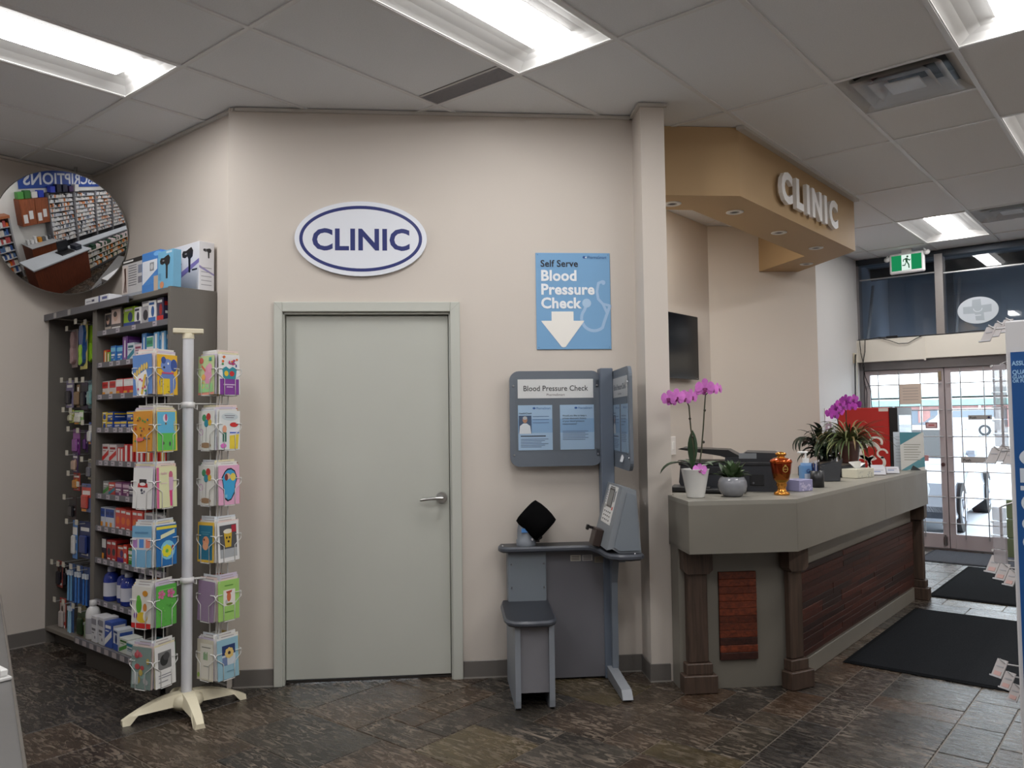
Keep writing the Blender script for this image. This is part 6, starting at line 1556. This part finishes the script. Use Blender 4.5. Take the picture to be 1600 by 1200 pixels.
# ================================================================== FIXTURES AT THE FRAME EDGES
def display_table():
    d = Vector((.96, -.2825, 0)).normalized(); a = math.atan2(d.y, d.x)
    M = Matrix.Translation((-1.0, -.66, 0)) @ Matrix.Rotation(a, 4, 'Z')
    root = thing('display_table', 'low grey display fixture cut off by the lower left edge', 'display table')
    G = c(96, 95, 94)
    m = MB(M); m.box(0, 2.5, -.62, 0, .675, .70, G, .004); m.build('top', LAMI, root)
    m = MB(M); m.box(.01, 2.49, -.61, -.012, .0, .675, c(112, 110, 108)); m.build('body', LAMI, root)
    m = MB(M); m.box(0, 2.5, -.004, .003, .672, .704, c(186, 184, 180), .001); m.build('edge_strip', METAL, root)
    m = MB(Matrix.Translation((.42, -1.105, .701)) @ Matrix.Rotation(a + .3, 4, 'Z'))
    m.box(-.08, .02, -.02, .02, 0, .012, c(206, 206, 204), .003); m.box(-.07, .01, -.012, .012, .012, .035, c(226, 226, 224), .004)
    tag(m.build('price_clip', PLAS), 'white plastic price clip lying on the low grey fixture', 'price tag')
display_table()
def gondola():
    px0 = 2.905
    root = thing('display_gondola', 'tall white shop gondola with blue printed end panel at right edge', 'gondola', (px0, .30, 0))
    Wc = c(206, 206, 208)
    m = MB(); m.box(0, .9, -.0, .03, 0, 1.71, Wc, .003); m.build('end_panel', SATIN, root)
    m = MB(); B = c(20, 78, 140); m.box(.010, .876, -.003, 0, .06, 1.632, B)
    lt = c(150, 190, 226); y = -.0035
    for t, z, q in (('ASSURED', 1.599, .0150), ('QUALITY', 1.577, .0150), ('GUARANTEED', 1.566, .0118), ('OR FULL REFUND', 1.5565, .0112)): m.ft(t, .0125, z, y, q, lt, 'LEFT', .035, 0, .82)
    wt = c(196, 206, 216)
    for z0, z1, kind in ((1.357, 1.388, 0), (1.311, 1.346, 1), (1.292, 1.303, 1), (1.243, 1.279, 0), (1.195, 1.226, 0), (1.15, 1.182, 0)):
        if kind: m.fr(.02, .11, z0, z1, y, wt)
        else: m.fring(.07, (z0 + z1) / 2, .05, (z1 - z0) * .9, .016, y, wt, 30)
    m.build('printed_panel', SATIN, root)
    m = MB(); m.box(.05, .08, .03, 2.0, .12, 1.70, c(190, 190, 190)); m.box(.045, .7, .03, 2.0, 0.0, .16, Wc, .003); m.build('peg_back', POWDER, root)
    k = 0
    for row in (((1.25, 1.76), (1.43, 1.79), (1.63, 1.82)), ((1.26, 1.33), (1.42, 1.33), (1.6, 1.31)), ((1.18, .96), (1.34, .91), (1.52, .86)), ((1.21, .60), (1.36, .52), (1.5, .44))):
        for (yy, zz) in row:
            zz = min(zz, 1.69) if k > 2 else zz
            m = MB(); x = 2.72 - px0; yl = yy - .30
            m.tube([(.06, yl, zz + .02), (x + .02, yl, zz + .02), (x - .0, yl, zz + .035)], .003, 6, c(190, 190, 192))
            hk = m.build('peg_hook', SATIN, root)
            Mt = Matrix.Translation((x, yl, zz)) @ Matrix.Rotation(1.0, 4, 'Z') @ Matrix.Rotation(.55, 4, 'Y')
            m = MB(Mt); m.box(-.004, .0, -.021, .021, -.03, .034, c(176, 171, 171), .001); m.box(-.008, -.004, -.023, .023, -.032, -.027, c(180, 180, 184))
            if k > 5: m.box(-.0055, -.004, -.014, .012, -.024, -.010, c(192, 156, 150))
            m.box(-.0055, -.004, -.014, .012, .006, .010, c(160, 160, 166))
            m.build('price_ticket', PAPER, hk)
            k += 1
    m = MB(); m.box(.03, .09, .95, 1.6, 1.69, 1.83, Wc); m.build('header_bar', POWDER, root)
gondola()
def clip_strip(label, x, y, z0, z1, n):
    root = thing('clip_strip', label, 'clip strip', (x, y, z0), -.5)
    m = MB(); m.box(-.004, .004, .0, .002, 0, z1 - z0, c(190, 190, 190))
    h = (z1 - z0) / n; m.build('strip', GLOSS, root)
    m = MB()
    for i in range(n): m.box(-.022, .022, -.012, -.001, i * h + .001, (i + 1) * h - .001, c(188, 183, 187), .002); m.cyl((-.02, -.014, i * h + h * .9), (-.02, -.018, i * h + h * .9), .004, .004, 8, WHITE)
    m.build('pockets', FROST, root)
    m = MB(); m.tube([(0, .0, z1 - z0), (.06, .03, z1 - z0 + .03), (.2, .03, z1 - z0 + .03)], .003, 6, c(190, 190, 190)); m.build('hanger', METAL, root)
clip_strip('upper clear clip strip of small packets beside the gondola', 2.775, 1.09, 1.37, 1.645, 6)
clip_strip('lower clear clip strip hanging below the push plate', 2.775, .985, 1.0, 1.18, 4)
def green_pack():
    root = thing('hanging_pack', 'stack of dull green packs hanging beside the lower clip strip', 'blister pack', (2.80, 1.13, 1.0), 0)
    for i in range(3):
        m = MB(); m.box(-.03, .035, -.01 + .004 * i, .03, .064 * i, .064 * i + .062, shade(c(110, 122, 92), .9 + .08 * i), .002); m.build('pack', PRINT, root)
    m = MB(); m.tube([(0, .01, .19), (.03, .01, .21), (.15, .01, .21)], .003, 6, c(190, 190, 190)); m.build('hook', METAL, root)
green_pack()

# ================================================================== OUTDOORS
def outdoors():
    m = MB(); m.box(-60, 60, 8.0, 140, -.4, -.10, c(206, 210, 216))
    g = struct(m.build('ground', SNOW), 'snowy parking lot outside the glass doors', 'ground')
    m = MB(); m.box(-3, 6, Y1 + .13, 9.2, -.12, -.015, c(186, 186, 186)); struct(m.build('pavement', SNOW), 'pale concrete walk just outside the doors', 'pavement')
    # silver car
    root = thing('car', 'silver car parked just outside the glass doors', 'car', (.97, 9.30, -.10), 1.62)
    S = c(176, 182, 194)
    prof = [(.06, .22), (.0, .34), (.0, .56), (.08, .70), (.5, .82), (1.05, .90), (1.28, .96), (1.9, 1.34), (2.3, 1.42), (3.3, 1.40), (3.9, 1.08), (4.4, 1.0), (4.46, .6), (4.42, .25)]
    def sect(y, k): return [(a, y, .24 + (b - .24) * k if b < .24 else b) for a, b in prof]
    m = MB(); n = len(prof); lv = []
    for y, dx, dz in ((.0, .10, .0), (.05, .0, 0), (1.65, .0, 0), (1.70, .10, 0)):
        lv.append([(a + (dx if a < 2 else -dx), y + (.16 if b > 1.0 and y < .8 else (-.16 if b > 1.0 else 0)), b) for a, b in prof])
    vs = [p for l in lv for p in l]
    fs = [tuple(range(n - 1, -1, -1)), tuple(range(3 * n, 4 * n))] + [(k * n + i, k * n + (i + 1) % n, (k + 1) * n + (i + 1) % n, (k + 1) * n + i) for k in range(3) for i in range(n)]
    m.add(vs, fs, S); m.build('body', CARP, root)
    dk = c(26, 30, 36)
    m = MB(); m.add([(1.42, .1, .98), (2.0, .145, 1.32), (2.65, .15, 1.36), (2.65, .04, .98)], [(0, 1, 2, 3)], dk); m.add([(2.72, .04, .98), (2.72, .15, 1.36), (3.25, .15, 1.34), (3.72, .05, 1.02)], [(0, 1, 2, 3)], dk); m.v = [(a, b - .03, q) for a, b, q in m.v]; m.build('side_window', GLOSS, root)
    m = MB(); m.add([(1.30, .2, .985), (1.30, 1.5, .985), (1.88, 1.4, 1.345), (1.88, .3, 1.345)], [(0, 1, 2, 3)], dk); m.v = [(a - .015, b, q + .012) for a, b, q in m.v]; m.build('windscreen', GLOSS, root)
    for x in (.86, 3.5):
        for y in (.0, 1.55):
            m = MB(); m.cyl((x, y - .02, .33), (x, y + .2, .33), .33, .33, 28, c(26, 26, 28)); w_ = m.build('wheel', RUBBER, root)
            m = MB(); m.cyl((x, y - .025, .33), (x, y - .02, .33), .21, .22, 24, c(150, 152, 158))
            for k in range(5):
                t = 2 * PI * k / 5; m.cyl((x, y - .027, .33), (x + .19 * math.cos(t), y - .027, .33 + .19 * math.sin(t)), .03, .02, 6, c(190, 192, 198))
            m.build('rim', METAL, w_)
    m = MB(); m.lathe([(0, .03), (.07, .022), (.11, 0)], 16, c(214, 220, 226)); m.M = Matrix.Identity(4)
    o = m.build('headlamp', GLOSS, root, (.06, .26, .62)); o.rotation_euler = (PI / 2 - .5, 0, -.9)
    m = MB(); m.box(-.02, .02, .35, 1.35, .30, .55, c(36, 42, 56), .01); m.build('grille', PLAS, root)
    m = MB(); m.box(.0, .05, .0, .3, .26, .42, c(44, 50, 62), .01); m.build('bumper_vent', PLAS, root)
    m = MB(); m.box(1.5, 1.7, -.12, .02, .98, 1.1, S, .03); m.build('wing_mirror', CARP, root)
    m = MB(); m.tube([(2.3, -.012, .86), (2.5, -.015, .86)], .014, 6, c(190, 192, 198)); m.build('door_handle', CARP, root)
    # white van and far cars
    root = thing('van', 'white van parked across the snowy lot', 'van', (-11.5, 65, -.10), .0)
    m = MB(); m.prism([(0, .4), (0, 1.1), (.4, 1.3), (1.0, 2.0), (4.6, 2.05), (4.7, .4)], 0, 1.9, c(206, 208, 212), 'y'); m.build('body', CARP, root)
    m = MB(); m.prism([(.75, 1.35), (1.1, 1.85), (4.4, 1.88), (4.4, 1.35)], -.02, 0, c(120, 130, 140), 'y'); m.build('side_window', GLOSS, root)
    for x in (.95, 3.7):
        m = MB(); m.cyl((x, -.05, .40), (x, .2, .40), .40, .40, 20, c(60, 62, 66)); m.cyl((x, -.07, .40), (x, -.05, .40), .24, .25, 16, c(180, 182, 188)); m.build('wheel', RUBBER, root)
    root = thing('car', 'small dark car far off beside the red building', 'car', (-13.6, 69, -.05), .0)
    m = MB(); m.prism([(0, .3), (0, .8), (.9, .95), (1.5, 1.45), (3.0, 1.45), (3.6, .95), (4.2, .9), (4.2, .3)], 0, 1.7, c(110, 116, 126), 'y'); m.build('body', CARP, root)
    for x in (.8, 3.3):
        m = MB(); m.cyl((x, -.03, .32), (x, .2, .32), .32, .32, 16, c(40, 40, 42)); m.build('wheel', RUBBER, root)
    # low brick building with teal fascia, both colours paled to suggest bright haze
    root = thing('building', 'low red brick shop with teal fascia across the lot', 'building', (-24, 84, -.1), .0)
    m = MB(); m.box(0, 16, 0, 9, 0, 2.4, c(180, 136, 132)); m.build('brick_wall', FAR, root)
    m = MB(); m.box(-.3, 16.3, -.5, 9, 2.45, 3.05, c(140, 182, 178)); m.build('fascia', FAR, root)
    m = MB(); m.prism([(-.3, 3.3), (16.3, 3.3), (15.4, 4.1), (.6, 4.1)], 0, 9, c(186, 196, 198), 'y'); m.build('roof', FAR, root)
    for i in range(6):
        m = MB(); m.box(1.0 + 2.5 * i, 2.4 + 2.5 * i, -.03, .0, .5, 2.1, c(120, 130, 142)); w_ = m.build('window', GLOSS, root)
        m = MB(); m.box(1.65 + 2.5 * i, 1.75 + 2.5 * i, -.06, -.03, .5, 2.1, c(214, 214, 216)); m.build('glazing_bar', FAR, w_)
    for i in range(5):
        m = MB(); m.box(2.7 + 2.5 * i, 2.9 + 2.5 * i, -.45, -.3, 0, 2.4, c(206, 206, 208)); m.build('post', FAR, root)
    # left strip mall with red script sign
    root = thing('building', 'pale shop front with a red sign at far left of the lot', 'building', (-26, 58, -.1), .0)
    m = MB(); m.box(0, 9.3, 0, 8, 0, 4.4, c(196, 198, 202)); m.build('wall', FAR, root)
    m = MB(); m.box(.5, 8.8, -.03, 0, .4, 1.8, c(130, 146, 156)); m.build('shop_window', GLOSS, root)
    m = MB()
    for i in range(9):
        x = 5.4 + .36 * i; m.tube([(x, -.06, 3.0), (x + .1, -.06, 3.45 + .12 * (i % 3)), (x + .2, -.06, 3.05), (x + .36, -.06, 3.2)], .055, 6, c(206, 60, 80))
    m.build('red_sign', SATIN, root)
    for (x, y, h) in ((-8.5, 74, 7.5), (-4.5, 88, 8.5)):
        t = thing('street_lamp', f"thin street lamp {'left' if h < 8 else 'right'} of the two beyond the lot", 'street lamp', (x, y, -.1))
        m = MB(); m.cyl((0, 0, 0), (0, 0, h), .09, .06, 8, c(120, 124, 130)); m.build('pole', FAR, t)
        m = MB(); m.tube([(0, 0, h), (.8, 0, h + .2), (1.5, 0, h + .15)], .05, 6, c(120, 124, 130)); m.build('arm', FAR, t)
    r = random.Random(5)
    m = MB()
    m.grid(lambda u, v: (-30 + 60 * u, 76 + 2.5 * v, -.12 + .5 * math.sin(PI * v) * (.6 + .4 * math.sin(u * 40))), 60, 4, c(222, 226, 232)); tag(m.build('snow_bank', SNOW), 'ploughed snow bank along the far side of the lot', 'snow bank', None, 'stuff')
outdoors()

# ================================================================== PHARMACY BEHIND THE CAMERA (seen in the mirror)
def pharmacy():
    PY = Y0
    t = thing('pharmacy_sign', 'blue PRESCRIPTIONS sign reflected backwards in the mirror', 'sign', (-.12, PY + .01, 2.66), PI)
    m = MB(); m.box(-5.2, .1, -.03, 0, 0, .62, c(28, 72, 160)); m.build('board', SATIN, t)
    m = MB(); m.ft('PRESCRIPTIONS', -.06, .12, -.031, .56, c(226, 232, 240), 'RIGHT', .02); m.build('lettering', SATIN, t)
    r = random.Random(9)
    def bay(i, x):
        t = thing('drug_shelf', f"{('left', 'middle', 'right', 'far right')[i]} bay of white drug shelves reflected in the mirror", 'shelving', (x, PY + .02, 0), 0)
        m = MB(); m.box(-.02, .02, 0, .32, 0, 2.5, c(120, 120, 124)); m.box(1.08, 1.12, 0, .32, 0, 2.5, c(120, 120, 124)); m.box(0, 1.1, 0, .02, 0, 2.5, c(60, 62, 66)); m.build('frame', POWDER, t)
        m = MB(); q = MB()
        for k in range(11):
            z = .72 + .16 * k; m.box(.02, 1.08, .0, .3, z, z + .012, c(196, 196, 198))
            xx = .03
            while xx < 1.02:
                w_ = r.uniform(.035, .075); col = r.choice([WHT, WHT, WHT, c(206, 210, 216), c(214, 206, 196), c(190, 196, 206), c(206, 130, 80)] if r.random() < .8 else [c(120, 130, 150), c(40, 44, 50), c(206, 206, 206)])
                q.box(xx, xx + w_ - .004, .14, .29, z + .012, z + .012 + r.uniform(.06, .12), col); xx += w_
        m.build('shelf', POWDER, t); o = q.build('stock', PRINT, t); o['kind'] = 'stuff'
    for i in range(4): bay(i, .62 + 1.145 * i)
    t = thing('wall_cabinet', 'brown wooden wall cabinet reflected left of the drug shelves', 'cabinet', (-.42, PY + .01, 1.55), 0)
    m = MB(); m.box(0, 1.0, 0, .33, 0, .82, c(142, 76, 44), .004); m.build('carcass', WOODV, t)
    for k in range(2):
        m = MB(); m.box(.01 + .5 * k, .49 + .5 * k, .33, .35, .01, .81, c(150, 82, 48), .004); d = m.build('door', WOODV, t)
        for j in range(2):
            m = MB(); m.box(.06 + .5 * k + .2 * j, .2 + .5 * k + .2 * j, .35, .352, .1 + .1 * j, .36 + .1 * j, c(222, 222, 222)); m.build('taped_paper', PAPER, d)
    t = thing('base_cabinet', 'brown base cabinet with grey top reflected below the wall cabinet', 'cabinet', (-.42, PY + .01, 0), 0)
    m = MB(); m.box(0, 1.0, 0, .55, 0, .9, c(120, 62, 36), .004); m.build('carcass', WOODV, t)
    m = MB(); m.box(-.02, 1.02, 0, .6, .9, .93, c(176, 178, 180), .004); m.build('worktop', LAMI, t)
    for i in range(7):
        m = MB(); h = r.uniform(.12, .3); m.box(0, r.uniform(.07, .13), 0, .12, 0, h, r.choice([c(200, 200, 200), c(90, 92, 96), c(222, 222, 222), c(206, 140, 40)]), .006)
        tag(m.build('counter_item', PLAS, None, (-.38 + .14 * i, PY + .2, .932)), f'{ORD[i]} small container on the reflected brown base cabinet', 'container', 'containers on the pharmacy cabinet')
    for i, col in enumerate((GRN, c(60, 120, 60), WHT, c(40, 70, 190), c(44, 64, 180), c(36, 40, 60), c(40, 44, 70), c(70, 50, 90), WHT)):
        m = MB(); m.box(0, .2, 0, .2, 0, r.uniform(.18, .28), col, .01); tag(m.build('storage_pack', PRINT, None, (-.3 + .27 * i if i > 2 else -.4 + .24 * i, PY + .06, 2.505 if i > 3 else 2.372)), f'{ORD[i]} pack from the left along the top of the pharmacy shelves', 'pack', 'packs on top of the pharmacy shelves') if i > 3 else tag(m.build('storage_pack', PRINT, None, (-.4 + .24 * i, PY + .06, 2.372)), f'{ORD[i]} pack on top of the reflected wall cabinet', 'pack', 'packs on top of the wall cabinet')
    # service counter
    t = thing('pharmacy_counter', 'grey topped brown pharmacy service counter reflected in the mirror', 'counter', (0, 0, 0))
    m = MB(); m.box(-1.3, .6, -3.05, -2.45, .98, 1.02, c(176, 182, 188), .004); m.box(.55, 3.9, -3.05, -2.75, 1.02, 1.06, c(176, 182, 188), .004); m.build('worktop', LAMI, t)
    m = MB(); m.box(-1.25, .55, -2.98, -2.52, .0, .98, c(104, 50, 30)); m.build('front_panel', WOODV, t)
    m = MB(); m.box(.6, 3.85, -3.0, -2.8, 0, 1.02, c(96, 98, 102)); m.build('shelf_back', POWDER, t)
    for k in range(4):
        z = .22 + .2 * k; m = MB(); m.box(.62, 3.85, -2.8, -2.55 - .03 * (3 - k), z, z + .015, c(150, 144, 136)); m.box(.62, 3.85, -2.56 - .03 * (3 - k) + .0, -2.55 - .03 * (3 - k), z, z + .03, c(196, 190, 180)); sh = m.build('shelf', POWDER, t)
        q = MB(); x = .66
        while x < 3.78:
            w_ = r.uniform(.05, .09); q.box(x, x + w_ - .006, -2.76, -2.62, z + .016, z + .016 + r.uniform(.07, .14), r.choice([c(206, 196, 176), c(190, 186, 180), c(40, 70, 50), c(206, 206, 206), c(206, 120, 50)] if k < 3 else [c(36, 66, 50), c(40, 74, 56), c(206, 190, 190)])); x += w_
        o = q.build('stock', PRINT, sh); o['kind'] = 'stuff'
    m = MB(); m.box(-.3, .15, -2.9, -2.6, 1.022, 1.05, BLACK, .01); m.box(-.25, .1, -2.85, -2.8, 1.05, 1.36, c(24, 26, 32), .01); m.box(.2, .42, -2.85, -2.6, 1.022, 1.16, c(40, 44, 54), .01)
    tag(m.build('till', PLAS), 'black cash till and screen reflected on the pharmacy counter', 'till')
    t = thing('side_shelf', 'narrow product shelf at the left of the reflected pharmacy', 'shelving', (-1.75, PY + .02, 0), 0)
    m = MB(); m.box(0, .05, 0, .35, 0, 1.9, c(150, 150, 152)); m.box(.9, .95, 0, .35, 0, 1.9, c(150, 150, 152)); m.box(0, .95, 0, .36, 1.9, 1.98, c(160, 96, 60)); m.build('frame', POWDER, t)
    m = MB(); q = MB()
    for k in range(7):
        z = .2 + .24 * k; m.box(.05, .9, 0, .34, z, z + .015, c(170, 170, 172)); x = .06
        while x < .84:
            w_ = r.uniform(.06, .1); q.box(x, x + w_ - .006, .1, .3, z + .016, z + .016 + r.uniform(.1, .19), r.choice([c(60, 90, 150), WHT, c(206, 200, 190), c(190, 90, 90), c(90, 120, 160), ORG])); x += w_
    m.build('shelf', POWDER, t); o = q.build('stock', PRINT, t); o['kind'] = 'stuff'
pharmacy()
